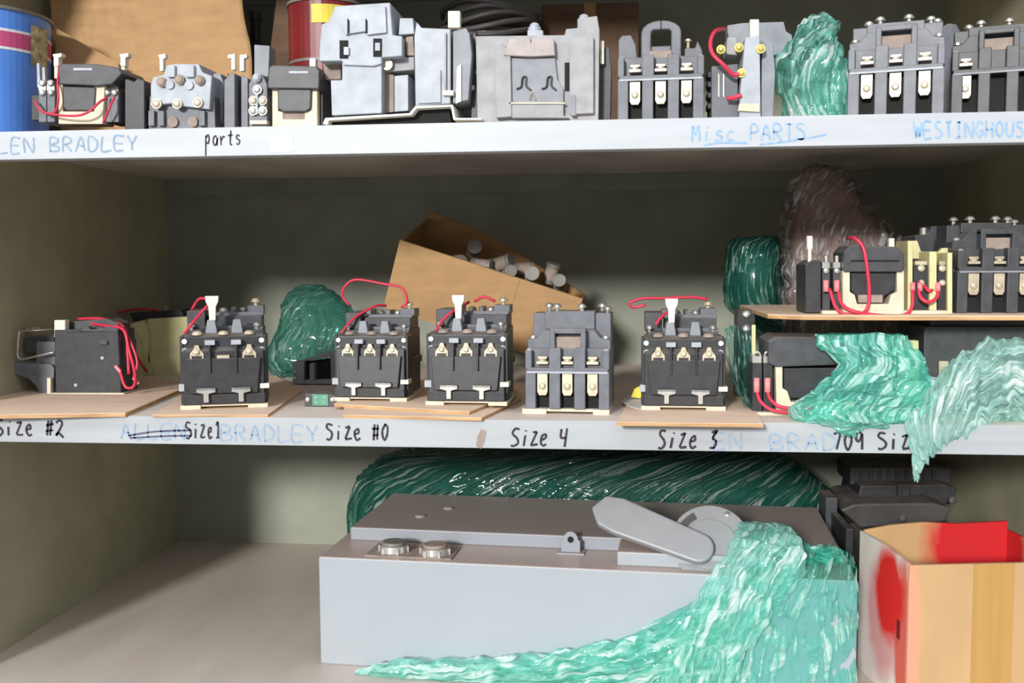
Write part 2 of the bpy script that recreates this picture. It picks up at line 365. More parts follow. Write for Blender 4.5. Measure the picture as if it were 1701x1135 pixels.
# ---- handwriting on the shelf edges: marker strokes read in cells of a unit box (x right, y up)
G = {
'L': [[(0,1),(0,0),(.8,0)]], 'E': [[(.8,1),(0,1),(0,0),(.8,0)],[(0,.5),(.65,.5)]], 'N': [[(0,0),(0,1),(.8,0),(.8,1)]],
'B': [[(0,0),(0,1),(.6,.9),(.65,.62),(.1,.5),(.75,.35),(.7,.05),(0,0)]], 'R': [[(0,0),(0,1),(.65,.92),(.65,.6),(0,.5)],[(.2,.5),(.8,0)]],
'A': [[(0,0),(.4,1),(.8,0)],[(.15,.4),(.65,.4)]], 'D': [[(0,0),(0,1),(.5,.9),(.8,.5),(.5,.06),(0,0)]], 'Y': [[(0,1),(.4,.5),(.8,1)],[(.4,.5),(.4,0)]],
'M': [[(0,0),(.1,1),(.4,.4),(.7,1),(.8,0)]], 'P': [[(.1,0),(.1,1),(.7,.9),(.7,.55),(.1,.45)]], 'T': [[(0,1),(.8,1)],[(.4,1),(.4,0)]], 'S': [[(.75,.95),(.25,1),(.05,.75),(.6,.5),(.75,.2),(.4,0),(0,.05)]],
'W': [[(0,1),(.2,0),(.4,.7),(.6,0),(.85,1)]], 'I': [[(.4,1),(.4,0)],[(.1,1),(.7,1)],[(.1,0),(.7,0)]], 'G': [[(.8,.85),(.4,1),(.05,.5),(.4,0),(.8,.2),(.8,.45),(.45,.45)]], 'H': [[(0,1),(0,0)],[(.75,1),(.75,0)],[(0,.5),(.75,.5)]],
'O': [[(.4,1),(.05,.7),(.05,.3),(.4,0),(.75,.3),(.75,.7),(.4,1)]], 'U': [[(0,1),(.05,.25),(.4,0),(.75,.25),(.8,1)]],
'p': [[(.15,.75),(.05,-.65)],[(.12,.6),(.5,.8),(.65,.5),(.4,.2),(.1,.3)]], 'a': [[(.65,.6),(.3,.65),(.1,.3),(.3,.05),(.6,.3),(.65,.6),(.7,.05)]], 'r': [[(.1,.65),(.2,.05)],[(.15,.4),(.4,.62),(.7,.6)]], 't': [[(.4,1),(.3,.1),(.6,.05)],[(.05,.65),(.75,.7)]],
's': [[(.65,.6),(.3,.65),(.2,.45),(.6,.3),(.5,.05),(.05,.08)]], 'i': [[(.35,.6),(.3,0)],[(.42,.85),(.45,.92)]], 'c': [[(.65,.55),(.3,.6),(.1,.3),(.3,.02),(.7,.08)]], 'z': [[(.05,.78),(.62,.86)],[(.62,.86),(.1,.05)],[(.1,.05),(.85,.08)]], 'e': [[(.1,.35),(.6,.45),(.5,.7),(.15,.55),(.1,.2),(.4,0),(.75,.12)]],
'#': [[(.3,1),(.2,0)],[(.65,1),(.55,0)],[(0,.68),(.9,.72)],[(0,.3),(.85,.34)]], '0': [[(.45,1),(.1,.6),(.15,.15),(.45,0),(.75,.35),(.7,.8),(.45,1)]], '1': [[(.2,.8),(.5,1),(.45,0)],[(.15,0),(.8,.02)]], '2': [[(.1,.8),(.4,1),(.7,.8),(.5,.4),(.05,.02),(.35,.15),(.9,-.1)]],
'3': [[(.1,.9),(.7,1),(.35,.58),(.7,.4),(.55,.02),(.05,.05)]], '4': [[(.1,1),(.08,.5),(.7,.5)],[(.7,1.05),(.65,-.05)]], '7': [[(.05,.9),(.75,.95),(.4,0)]], '9': [[(.7,.9),(.25,1),(.1,.65),(.4,.5),(.72,.9),(.68,0)]],
}
def strokes(lines, w, jit=0):
    """flat marker strokes on the lip face: lines of pixel points"""
    mb = MB(); w *= 1.25
    for ln in lines:
        P = [at(x+random.uniform(-jit, jit), y+random.uniform(-jit, jit), -.0024) for x, y in ln]
        if len(P) > 2:
            e = [P[0]*2-P[1]]+P+[P[-1]*2-P[-2]]; Q = []
            for i in range(1, len(e)-2): Q += [cat(e[i-1], e[i], e[i+1], e[i+2], k/4) for k in range(4)]
            P = Q+[P[-1]]
        L = []
        for i, p in enumerate(P):
            t = P[min(i+1, len(P)-1)]-P[max(i-1, 0)]; t = Vector((t.x, 0, t.z)); t = t.normalized() if t.length > 1e-9 else Vector((1, 0, 0))
            n_ = Vector((-t.z, 0, t.x))*(w/2*random.uniform(.85, 1.15)); L += [p+n_, p-n_]
        k = len(mb.v); mb.v += L
        mb.f += [[k+2*i, k+2*i+1, k+2*i+3, k+2*i+2] for i in range(len(P)-1)]
    return mb
def word(z, txt, x0, x1, yb, h, m, w=.0017, slope=0, jit=.9, slant=0, extra=()):
    n = len(txt); cw = (x1-x0)/n; lines = []
    for i, c in enumerate(txt):
        if c == ' ': continue
        for st in G[c]:
            hh = h
            lines.append([(x0+cw*(i+.06+.86*a)+slant*b*hh, yb+slope*(x0+cw*i-x0)-b*hh) for a, b in st])
    lines += list(extra)
    o = on_shelf(z, strokes(lines, w, jit), 'handwriting', m)
    tag(o, label='handwritten %s lettering on the shelf edge' % ('black' if m == 'ink' else 'blue'))
    return o
word(Z1, 'LEN BRADLEY', -4, 232, 254, 24, 'bluef', slope=-.02)
word(Z1, 'parts', 340, 403, 243, 24, 'ink', .0015, slope=-.04)
word(Z1, 'Misc PARTS', 1148, 1342, 235, 26, 'bluep', slope=-.02, extra=[[(1168,240),(1200,238),(1243,237)],[(1262,241),(1300,236),(1340,229),(1372,223)]])
word(Z1, 'WESTINGHOUSE', 1518, 1722, 229, 26, 'bluep', .0018, slope=-.01)
word(Z2, 'Size #2', -8, 108, 724, 26, 'ink', .0023)
word(Z2, 'ALLEN', 200, 312, 729, 24, 'bluef', slope=.01)
on_shelf(Z2, strokes([[(213,724),(260,717),(318,715)],[(216,728),(268,725),(318,724)]], .0018), 'strike_lines', 'strike')
word(Z2, 'Size1', 308, 368, 728, 26, 'ink', .0019)
word(Z2, 'BRADLEY', 366, 532, 732, 25, 'bluef', slope=.01)
word(Z2, 'Size #0', 541, 648, 731, 26, 'ink', .0021)
word(Z2, 'Size 4', 848, 944, 741, 28, 'ink', .0022, slant=.12)
word(Z2, 'Size 3', 1092, 1194, 745, 29, 'ink', .0023, slant=.1)
word(Z2, 'EN', 1184, 1238, 746, 26, 'bluef')
word(Z2, 'BRAD', 1278, 1396, 748, 26, 'bluef')
word(Z2, '709 Siz', 1382, 1515, 747, 28, 'ink', .0023)
on_shelf(Z1, MB().ext([at(x, y, -.0022) for x, y in ((448,222),(487,221),(488,252),(449,253))], (0, -.0004, 0)), 'tape_patch', 'tape')
on_shelf(Z2, MB().ext([at(x, y, -.0021) for x, y in ((800,713),(808,716),(805,735),(799,746),(791,741),(792,727))], (0, -.0005, 0)), 'rust_chip', 'rust')

# ------------------------------------------------------------------ small shared pieces (local pixel-sized units, scaled by s)
def screw(par, s, x, y, z, r=6, ax=(0, 0, 1), m='steel', h=None, post=0):
    mb = MB(); a = Vector(ax); c = Vector((x, y, z))
    if post: mb.cyl(c-a*post, c, r*.55, n=10); mb.cyl(c-a*r*.3, c, r*1.25, n=12)
    mb.dome(c, ax, r, h or r*.75)
    return mb.build('screw', m, par, s, smooth=False)
def saddle(par, s, x, y, z, w=11, m='brass'):
    mb = MB(); mb.xz([(x-w, z-4), (x+w, z-4), (x+w, z), (x+5, z+7), (x+3, z+14), (x-3, z+14), (x-5, z+7), (x-w, z)], y, y+7)
    mb.box(x-w, x-w+3, y-1, y+6, z-9, z-3); mb.box(x+w-3, x+w, y-1, y+6, z-9, z-3)
    mb.dome((x, y, z+3), (0, -1, .3), 5, 3)
    return mb.build('saddle_terminal', m, par, s, bevel=.0004)
def tee(par, s, x, y, z, w=15, m='steel'):
    mb = MB(); mb.xz([(x-w, z+7), (x-w, z+14), (x+w, z+14), (x+w, z+7), (x+4, z+4), (x+4, z-10), (x-4, z-10), (x-4, z+4)], y-5, y+6)
    mb.box(x-w, x+w, y-5, y+8, z+10, z+14)
    return mb.build('terminal_lug', m, par, s, bevel=.0004)
def wire(par, pts, r=.0022, m='red', name='wire'):
    return MB().tube([at(*p) for p in pts], r).build(name, m, par, world=True, smooth=True)
def wire_l(par, s, pts, r=2.6, m='red'):
    return MB().tube(pts, r).build('wire', m, par, s, smooth=True)

def starter(loc, rot, s, label, n=3, tab=True, wires=(), prong_h=1.0, lean=0):
    t = thing('motor_starter', label, 'motor starter', loc, rot, 'black motor starters on the middle shelf')
    mb = MB(); mb.box(-70, -38, 0, 160, 0, 7); mb.box(38, 70, 0, 160, 0, 7); mb.box(-38, 38, 3, 160, 4, 7)
    mb.build('base_plate', 'cream', t, s, bevel=.0004)
    mb = MB(); mb.yz([(4, 7), (4+lean, 96), (14+lean, 101), (14+lean, 119), (22+lean, 124), (62, 124), (62, 7)], -65, 65)
    mb.box(-70, -64, 12+lean, 58, 7, 121); mb.box(64, 70, 12+lean, 58, 7, 121)
    blk = mb.build('overload_block', 'black', t, s, bevel=.001)
    mb = MB(); mb.ext([(-54, -3, 26), (54, -3, 26), (60, -3+lean, 84), (-60, -3+lean, 84)], (0, 9, 0))
    for x in (-21, 21): mb.ext([(x-1.6, -7, 60), (x+1.6, -7, 60), (x+1.6, -6+lean, 106), (x-1.6, -6+lean, 106)], (0, 16, 0))
    mb.box(-66, 66, -2, 8, 8, 24)
    mb.build('front_cover', 'black', t, s, bevel=.0008)
    mb = MB()
    for x in (-21, 21): mb.box(x-8, x+8, 2+lean, 14+lean, 106, 114)
    mb.build('divider_cap', 'lgrey', t, s, bevel=.0005)
    xs = (-42, 0, 42) if n == 3 else (-42, 42)
    for x in xs: saddle(blk, s, x, 3+lean, 92)
    if n == 2: MB().box(-10, 10, 0, 8, 84, 89).build('terminal_lug', 'brass', blk, s)
    for x in (-42, 0, 42): screw(blk, s, x, 20+lean, 122, 9, m='rust' if n == 3 else 'brass', h=7)
    for x in (-62, 62):
        screw(blk, s, x, 12+lean, 112, 4.5, (0, -1, 0), 'white', 2); screw(blk, s, x, 12+lean, 97, 4.5, (0, -1, 0), 'lgrey', 2)
    for x in (-28, 28): tee(blk, s, x, -4, 22)
    MB().box(58, 73, 2, 30, 32, 40).build('side_tab', 'tab', t, s, bevel=.0005)
    MB().box(-72, -60, 4, 26, 30, 42).build('side_tab', 'lgrey', t, s, bevel=.0005)
    mb = MB(); mb.box(-60, 62, 63, 160, 7, 128); mb.box(-64, -34, 72, 160, 128, 160); mb.box(-30, 60, 84, 156, 128, 150)
    mb.box(-66, 66, 70, 158, 60, 74)
    cbody = mb.build('contactor_body', 'coal', t, s, bevel=.001)
    mb = MB()
    for z, y in ((128, 66), (150, 92)): mb.box(-34, 62, y, y+8, z, z+6)
    mb.box(34, 62, 110, 156, 150, 166); mb.box(-34, -24, 110, 156, 150, 164); mb.box(6, 14, 110, 156, 150, 163)
    mb.build('top_barrier', 'slate', t, s, bevel=.0006)
    for x, z, y in ((-56, 128, 66), (52, 128, 66)): screw(cbody, s, x, y, z+7, 6, post=8)
    for x in (-8, 26): screw(cbody, s, x, 128, 158, 7, post=9)
    screw(cbody, s, 48, 130, 174, 7, m='brass', post=9)
    mb = MB()
    for x in (-21, 21): mb.xz([(x-9, 118), (x+9, 118), (x+9, 128), (x+6, 146), (x-6, 146), (x-9, 128)], 34+lean, 52+lean)
    mb.build('support_prong', 'grey', t, s, bevel=.0006)
    if tab:
        mb = MB(); x = -19; mb.xz([(x-11, 186), (x+11, 186), (x+10, 176), (x+6, 168), (x+5, 144), (x-5, 144), (x-6, 168), (x-10, 176)], 38+lean, 48+lean)
        mb.build('reset_tab', 'tab', t, s, bevel=.0006)
    for w in wires: wire_l(t, s, w)
    return t

def contactor(loc, rot, s, label, body='slate', variant='plain', pole_xs=(-43, 0, 43), grp='three-pole contactors with screw posts on top', tail=150, base=True, rear=156):
    t = thing('contactor', label, 'contactor', loc, rot, grp)
    zb = 0
    if base:
        mb = MB(); mb.box(-78, -36, 2, tail, 0, 9); mb.box(44, 72, 2, tail, 0, 9); mb.box(-36, 44, 6, tail, 4, 9)
        mb.build('base_plate', 'cream', t, s, bevel=.0004); zb = 9
    mb = MB()
    for x0, x1 in ((-72, -54), (-31, -12), (12, 31), (54, 72)): mb.box(x0, x1, 0, 24, zb, 74)
    mb.box(-72, 72, 24, tail, zb, 112)
    mb.box(-70, 70, 0, 20, 71, 80)
    for x0, x1 in ((-72, -61), (-31, -11), (11, 31), (61, 72)): mb.box(x0, x1, 0, 26, 78, 114 if abs(x0+x1) < 60 else 110)
    mb.box(-66, 66, 18, 30, 78, 112)
    hs = mb.build('housing', body, t, s, bevel=.001)
    MB().box(-56, 56, 21, 24.5, zb, 70).build('pole_cavity', 'cavity', hs, s)
    MB().box(-69, 69, -1.2, 2, 71, 74).build('edge_strip', 'lgrey' if body != 'coal' else 'grey', hs, s)
    for x in pole_xs:
        mb = MB(); mb.xz([(x-9, 70), (x+9, 70), (x+9, 38), (x+6, 32), (x-6, 32), (x-9, 38)], 4, 10); mb.dome((x, 4, 48), (0, -1, 0), 6, 4)
        mb.build('pole_contact', 'brass', hs, s, bevel=.0004)
        mb = MB(); mb.box(x-10, x+10, 3, 14, 86, 91); mb.cyl((x, 9, 91), (x, 9, 95), 7); mb.box(x-8, x+8, 6, 14, 95, 99)
        mb.build('clamp_screw', 'brass', hs, s, bevel=.0004)
    hood = [(-72, 108), (-72, 126), (-56, 128), (-44, 142), (44, 142), (56, 128), (72, 126), (72, 108)] if variant == 'plain' else [(-72, 108), (-72, 116), (72, 116), (72, 108)]
    ah = MB().xz(hood, 32, tail*.55).build('arc_hood', body, t, s, bevel=.001)
    if variant == 'plain':
        for x in (-63, 63): screw(ah, s, x, 40, 130, 6, post=7)
        mb = MB(); mb.box(-31, -22, 10, 32, 112, 144); mb.box(22, 31, 10, 32, 112, 144); mb.box(-31, 31, 12, 34, 138, 147)
        cbk = mb.build('centre_bracket', body, t, s, bevel=.001)
        MB().box(-22, 22, 22, 31.8, 112, 132).build('name_insert', 'rust', cbk, s, bevel=.0005)
    for x in (-66, 66): screw(hs, s, x, 6, 108, 5, (0, -.7, .7), m='lgrey')
    if variant == 'plain':
        mb = MB(); mb.box(-68, 70, tail*.56, tail, 112, rear); mb.box(-46, 42, tail*.5, tail*.9, 142, rear+4)
        rb_ = mb.build('rear_block', body, t, s, bevel=.001)
        for x, y in ((-26, tail*.6), (18, tail*.6), (-44, tail*.85), (52, tail*.85)): screw(rb_, s, x, y, rear+12, 7, post=10)
        screw(rb_, s, 62, tail*.8, rear+7, 6, post=8)
    else:
        outer = [(34*math.cos(math.pi*k/8)*(1.0), 158+20*math.sin(math.pi*k/8)) for k in range(9)]
        mb = MB(); mb.xz([(34, 108)]+outer[0:5]+[(0, 162), (14, 162), (17, 158), (17, 136), (17, 108)], 36, 60)
        mb.xz([(-34, 108), (-17, 108), (-17, 158), (-14, 162), (0, 162)]+outer[4:9], 36, 60)
        mb.box(-17, 17, 38, 60, 108, 135)
        mb.build('lifting_handle', body, t, s, bevel=.0015)
        mb = MB(); mb.xz([(-74, 108), (-74, 152), (-68, 160), (-52, 160), (-44, 144), (-40, 112)], 60, tail); mb.build('rear_block', body, t, s, bevel=.001); mb = MB(); mb.xz([(40, 112), (40, 134), (58, 134), (62, 146), (70, 130), (72, 108)], 60, tail)
        mb.build('rear_block', body, t, s, bevel=.001)
        screw(t, s, 46, 66, 148, 5, m='brass', post=14)
        MB().box(-20, 18, 22, 34, 112, 124).build('name_insert', 'rust', t, s, bevel=.0005)
    return t

def thin_mb(z, px, th, zoff=0): 
    P = [on(x, y, z+zoff+th) for x, y in px]
    return MB().xy([(p.x, p.y) for p in P], z+zoff, z+zoff+th)
def board(name, label, cat_, z, px, th, m, edge=None, zoff=0):
    P = [on(x, y, z+zoff+th) for x, y in px]; c = sum(P, Vector())/len(P)
    t = thing(name, label, cat_, (c.x, c.y, z+zoff))
    a = .0006
    MB().xy([(p.x, p.y) for p in P], z+zoff, z+zoff+th-a).build('core', edge or m, t, world=True)
    MB().xy([(p.x, p.y) for p in P], z+zoff+th-a, z+zoff+th).build('face_sheet', m, t, world=True)
    return t

# ------------------------------------------------------------------ MIDDLE SHELF
TB = .005
board('hardboard_sheet', 'tan hardboard sheet under the black relay at the left end of the middle shelf', 'board', Z2, [(-70,690),(208,686),(316,640),(200,617),(-70,625)], TB, 'wood', 'woode')
board('cardboard_sheet', 'tan cardboard under the black starter above the Size 1 writing', 'board', Z2, [(252,689),(445,689),(502,648),(455,622),(338,640)], TB*.6, 'wood', 'woode')
board('cardboard_sheet', 'lower cardboard strip of two under the pair of starters beside the tilted box', 'board', Z2, [(570,689),(800,694),(866,662),(856,640),(575,636)], TB*.8, 'wood', 'woode')
board('cardboard_sheet', 'upper cardboard strip of two under the pair of starters beside the tilted box', 'board', Z2, [(555,671),(780,684),(858,652),(840,632),(600,630)], TB*.8, 'wood', 'woode', zoff=TB*.8)
board('cardboard_sheet', 'tan cardboard under the starter with the looped red wire above Size 3', 'board', Z2, [(1024,701),(1268,704),(1236,650),(1060,642)], TB*.9, 'wood', 'woode')

def base(px, py, z):
    p = on(px, py, z); return p, mpp(p)
p, s = base(373, 679, Z2+TB*.6)
starter(p, R(17), s*1.0, 'black two-screw starter standing above the Size 1 writing', n=2,
        wires=[[(-64, 30, 124), (-52, 36, 140), (-38, 50, 158), (-24, 60, 176), (-44, 90, 180), (-60, 110, 160)]])
p, s = base(614, 667, Z2+TB*1.6)
starter(p, R(-1), s*.90, 'black starter with tall arched red wire, left of the pair under the tilted box', tab=False, lean=4,
        wires=[[(-64, 40, 122), (-44, 60, 150), (-10, 90, 172), (6, 110, 172)], [(-70, 120, 172), (-84, 120, 196), (-60, 120, 222), (0, 120, 214), (36, 120, 206), (46, 120, 180), (34, 120, 168)]])
p, s = base(774, 674, Z2+TB*1.6)
starter(p, R(-1), s*.98, 'black starter with ivory tab, right of the pair under the tilted box', lean=3,
        wires=[[(-58, 36, 124), (-46, 50, 144), (-30, 60, 158), (-8, 90, 172)], [(-4, 128, 172), (14, 126, 180), (34, 126, 172)]])
p, s = base(942, 689, Z2)
contactor(p, R(-3), s*.97, 'slate-blue contactor with three brass contacts standing above the Size 4 writing', grp=None, tail=140, rear=170)
p, s = base(1135, 682, Z2+TB*.9)
starter(p, R(-1), s*.99, 'black starter with ivory tab and red wire looped out left above Size 3',
        wires=[[(46, 120, 182), (20, 118, 186), (-30, 118, 184), (-66, 118, 184), (-90, 118, 176), (-84, 118, 168), (-62, 116, 172)], [(-46, 50, 140), (-36, 56, 154), (-18, 66, 166)]])

# relay lying on its side at the far left
p = on(120, 654, Z2+TB); Y = p.y
t = thing('control_relay', 'black relay with ivory tab and red wires on hardboard at the left end', 'relay', (p.x, Y, Z2+TB))
MB().px([(90,548),(196,548),(202,655),(92,655)], Y, Y+.05).build('relay_body', 'black', t, world=True, bevel=.0015)
mb = MB(); mb.px([(112,548),(112,556),(196,552),(196,540),(150,548),(146,542),(138,542),(134,550)], Y, Y+.01)
mb.pxb(100, 196, 556, 560, Y+.012, Y+.05); mb.px([(104,552),(104,536),(178,530),(198,538),(198,552)], Y+.02, Y+.055)
mb.build('top_cover', 'coal', t, world=True, bevel=.001)
mb = MB(); mb.px([(22,602),(84,606),(90,612),(88,656),(66,656),(60,642),(48,630),(26,622)], Y+.004, Y+.06); mb.px([(60,568),(92,568),(92,610),(60,608)], Y+.012, Y+.07)
mb.build('end_bracket', 'slate', t, world=True, bevel=.001)
mb = MB(); mb.px([(40,560),(90,556),(90,582),(40,586)], Y+.02, Y+.06); mb.build('terminal_block', 'coal', t, world=True, bevel=.001)
mb = MB(); mb.tube([at(32, 550, Y), at(30, 572, Y), at(32, 596, Y), at(60, 592, Y), at(90, 585, Y)], .0016); mb.tube([at(32, 550, Y), at(60, 549, Y), at(92, 547, Y+.02)], .0013)
mb.build('wire_guard', 'steel', t, world=True, smooth=True)
mb = MB(); mb.pxb(78, 84, 628, 656, Y-.002, Y+.006); mb.pxb(82, 206, 653, 658, Y-.003, Y+.06); mb.build('base_plate', 'cream', t, world=True)
for x in (47, 56, 64): 
    a = at(x, 550, Y+.03); MB().cyl(a, a+Vector((0, 0, .006)), .004).build('screw', 'rust', t, world=True)
mb = MB(); mb.pxb(90, 108, 532, 561, Y+.002, Y+.014); mb.pxb(93, 105, 560, 580, Y+.002, Y+.01); mb.build('reset_tab', 'tab', t, world=True, bevel=.0008)
for x, y in ((126, 640), (170, 595)):
    MB().dome(at(x, y, Y), (0, -1, 0), .0026, .0015).build('screw', 'lgrey', t, world=True)
mb = MB(); mb.pxb(165, 178, 566, 573, Y-.003, Y+.01); mb.px([(192,560),(206,566),(206,640),(198,640)], Y+.012, Y+.05); mb.build('coil_frame', 'coal', t, world=True, bevel=.0006)
wire(t, [(140,536,Y+.03),(172,541,Y+.01),(204,547,Y-.005),(214,580,Y-.01),(224,620,Y-.01),(222,642,Y-.008),(208,642,Y-.01),(198,612,Y-.003)], .0022)
wire(t, [(130,530,Y+.05),(170,530,Y+.04),(206,544,Y+.02),(212,585,Y+.01),(214,622,Y+.005)], .0022)
wire(t, [(214,560,Y+.02),(228,600,Y+.015),(222,628,Y+.01)], .002)
for x, y in ((192, 608), (222, 628)): MB().cyl(at(x, y, Y-.004), at(x+8, y+10, Y-.004), .0026).build('terminal_boot', 'pink', t, world=True)

# pale yellow starter back behind it
p = on(262, 622, Z2+TB*.2); Y = p.y
p = on(262, 622, Z2); Y = p.y
t = thing('contactor', 'pale yellow backed contactor with red wires standing in the shadow of the left corner', 'contactor', (p.x, Y, Z2))
MB().px([(244,530),(312,526),(312,624.5),(250,624.5)], Y, Y+.012).build('back_plate', 'ylw', t, world=True, bevel=.0006)
mb = MB(); mb.px([(204,542),(238,532),(246,560),(242,600),(252,622),(232,624)], Y-.012, Y-.002); mb.px([(196,540),(210,536),(228,570),(238,624.5),(228,624.5),(214,580)], Y-.03, Y-.014)
mb.build('side_plate', 'ylw', t, world=True, bevel=.0006)
MB().px([(214,520),(300,514),(306,528),(222,534)], Y+.013, Y+.06).build('coil_block', 'black', t, world=True, bevel=.001)
MB().px([(234,533),(310,529),(310,610),(240,610)], Y+.013, Y+.07).build('contact_housing', 'coal', t, world=True, bevel=.001)
wire(t, [(150,530,Y-.02),(200,518,Y+.02),(250,514,Y+.02),(300,530,Y+.02)], .0022)
wire(t, [(226,590,Y-.034),(236,606,Y-.036),(244,618,Y-.03)], .0022)
for x in (230, 275): 
    a = at(x, 512, Y+.03); MB().cyl(a-Vector((0,0,.006)), a+Vector((0, 0, .004)), .006).build('screw', 'rust', t, world=True)

# small grey U bracket and small green-faced tile
p = on(520, 640, Z2); Y = p.y
t = thing('arc_chute', 'small grey channel piece lying left of the paired starters, in front of green film', 'bracket', (p.x, Y, Z2))
mb = MB(); mb.px([(486,602),(505,600),(505,638),(486,638)], Y, Y+.03); mb.px([(505,600),(556,592),(556,586),(540,586),(520,594),(486,602)], Y, Y+.03)
mb.px([(505,632),(560,630),(560,638.5),(505,638.5)], Y, Y+.03); mb.px([(514,604),(522,603),(522,634),(514,634)], Y-.002, Y+.03); mb.px([(548,588),(556,588),(558,634),(550,634)], Y, Y+.03)
mb.build('channel', 'grey', t, world=True, bevel=.0008)
MB().px([(505,602),(548,596),(550,632),(505,632)], Y+.012, Y+.03).build('recess', 'cavity', t, world=True)
for y in (618, 628): MB().dome(at(490, y, Y-.0), (0, -1, 0), .003, .003).build('screw', 'steel', t, world=True)
p = on(530, 676, Z2); Y = p.y
t = thing('overload_heater', 'small green-faced tile lying in front of the paired starters', 'heater element', (p.x, Y, Z2))
MB().px([(506,654),(558,656),(558,676),(506,676)], Y, Y+.03).build('base', 'coal', t, world=True, bevel=.001)
MB().px([(519,655),(545,656),(545,674),(519,674)], Y-.0012, Y).build('face_plate', 'green_pcb', t, world=True)
for x in (511, 552): MB().dome(at(x, 664, Y), (0, -1, 0), .0035, .002).build('eyelet', 'steel', t, world=True)
for x, y in ((525, 661), (539, 661), (525, 669), (539, 669)): MB().dome(at(x, y, Y-.0012), (0, -1, 0), .0014, .001).build('pin', 'steel', t, world=True)

# tilted cardboard box with round parts
Y0 = .36; TILT = R(17.2)
a = at(664, 399, Y0); b_ = at(968, 497, Y0); L = (b_-a).length
ex = (b_-a).normalized(); ez = Vector((-ex.z, 0, ex.x)); PHI = R(15); _up0 = ez.copy(); ey = Vector((0, 1, 0))*math.cos(PHI)+_up0*math.sin(PHI); ez = _up0*math.cos(PHI)-Vector((0, 1, 0))*math.sin(PHI); HB = .115; DB = .17; tk = .004
t = thing('cardboard_box', 'open brown cardboard box tilted down to the right behind the starters', 'box', (a.x, Y0, a.z-HB))
fr = lambda x, y, z: a+ex*x+ey*y-ez*z
def slab(x0, x1, y0, y1, z0, z1):
    return MB().ext([fr(x0, y0, z0), fr(x1, y0, z0), fr(x1, y0, z1), fr(x0, y0, z1)], ey*(y1-y0))
slab(0, L, 0, tk, 0, HB).build('front_wall', 'card', t, world=True)
w = MB().ext([fr(0, DB-tk, -.012), fr(L*.35, DB-tk, -.006), fr(L, DB-tk, .045), fr(L, DB-tk, HB), fr(0, DB-tk, HB)], ey*tk); w.build('back_wall', 'cardd', t, world=True)
slab(0, tk, tk, DB-tk, 0, HB).build('end_wall', 'cardd', t, world=True)
MB().ext([fr(L-tk, tk, 0), fr(L-tk, DB-tk, .045), fr(L-tk, DB-tk, HB), fr(L-tk, tk, HB)], ex*tk).build('end_wall', 'cardd', t, world=True)
slab(tk, L-tk, tk, DB-tk, HB-tk, HB).build('bottom', 'cardd', t, world=True)
slab(L*.52, L*.66, -.0008, 0, 0, HB).build('packing_tape', 'card', t, world=True)
random.seed(3)
def fuse(i, c, ax, r, l, lab):
    o = thing('cartridge_fuse', lab, 'fuse', c, 0, 'round grey parts inside the tilted box')
    ax = Vector(ax).normalized()
    MB().cyl(-ax*l, ax*l, r*.92, n=18).build('barrel', 'rust', o, bevel=.0008)
    for k in (-1, 1): MB().cyl(ax*(k*l*.62), ax*(k*(l+.0008)), r, n=18).build('end_cap', 'fuse', o, bevel=.0008)
FL = 'round grey-capped part lying inside the open tilted cardboard box'
for i, (x, y, z, r, ax) in enumerate([(.10, .115, .012, .0125, (.2, -1, .3)), (.155, .09, .012, .013, (1, -.4, .3)), (.172, .065, .016, .010, (.3, -1, .2)), (.19, .10, .014, .012, (1, .2, 0)), (.208, .07, .010, .012, (.1, -1, .2)), (.235, .10, .006, .012, (.3, -.2, 1)), (.255, .065, .008, .011, (0, -1, .4)), (.125, .07, .02, .011, (1, -.2, -.1)), (.085, .08, .03, .012, (.4, -1, 0))]):
    fuse(i, fr(x, y, z), ax, r, .016, FL)
lump3('loose_packing', [fr(x, DB/2, HB-tk-.0335+.0*x) for x in (.012, .08, .15, .22, L-.012)], [ez*.03]*5, [ey*(DB/2-tk-.008)]*5, 'cardd', None, .006, 4, 30, 40, 4, 5, .5)
o = bpy.data.objects['loose_packing']; tag(o, 'brown crumpled packing filling the bottom of the tilted cardboard box', 'packing', kind='stuff')

# green film bundle behind
t = thing('film_bundle', 'dark green crumpled stretch film against the back left of the tilted box', 'stretch film', at(505, 622, .47)*1)
t.location.z = Z2
lump('film_body', [(500,474,535,474,.49,.01),(478,490,560,490,.485,.03),(470,520,588,522,.48,.04),(462,550,596,550,.475,.05),(446,590,575,590,.47,.05),(452,616,548,616,.47,.045),(465,626,540,626,.47,.04)], 'teal', t, .012, 3, fu=3, fv=3)

# right-hand group: plank shelf, parts and films
ZP = Z2+.118
pl = thing('cardboard_plank', 'long tan cardboard plank bridging stacked parts at the right of the middle shelf', 'board', (.37, .12, ZP))
P1 = [on(x, y, ZP+.006) for x, y in ((1262,530),(1270,545),(1300,560),(1480,560),(1730,548))]
rows = [(1256,534,.16),(1275,552,.07),(1330,557,.04),(1480,562,.03),(1600,556,.03),(1760,546,.03)]
mb = MB(); fr_pts = [at(x, y, Yy) for x, y, Yy in rows]
top = []; 
for q in fr_pts: q.z = ZP+.0
xs_ = [q.x for q in fr_pts]
poly = [(q.x, q.y) for q in fr_pts]+[(min(fr_pts[-1].x, XR-.01), .34), (fr_pts[0].x, .34)]
poly = [(min(x, XR-.005), y) for x, y in poly]
mb.xy(poly, ZP, ZP+.0045); mb.build('core', 'woode', pl, world=True)
MB().xy(poly, ZP+.0045, ZP+.0055).build('face_sheet', 'wood', pl, world=True)
ZQ = ZP+.0055

def coil_contactor(name, label, group, x0, x1, ytop, ybot, Y, z, par=None, both=True, wires=True):
    pass

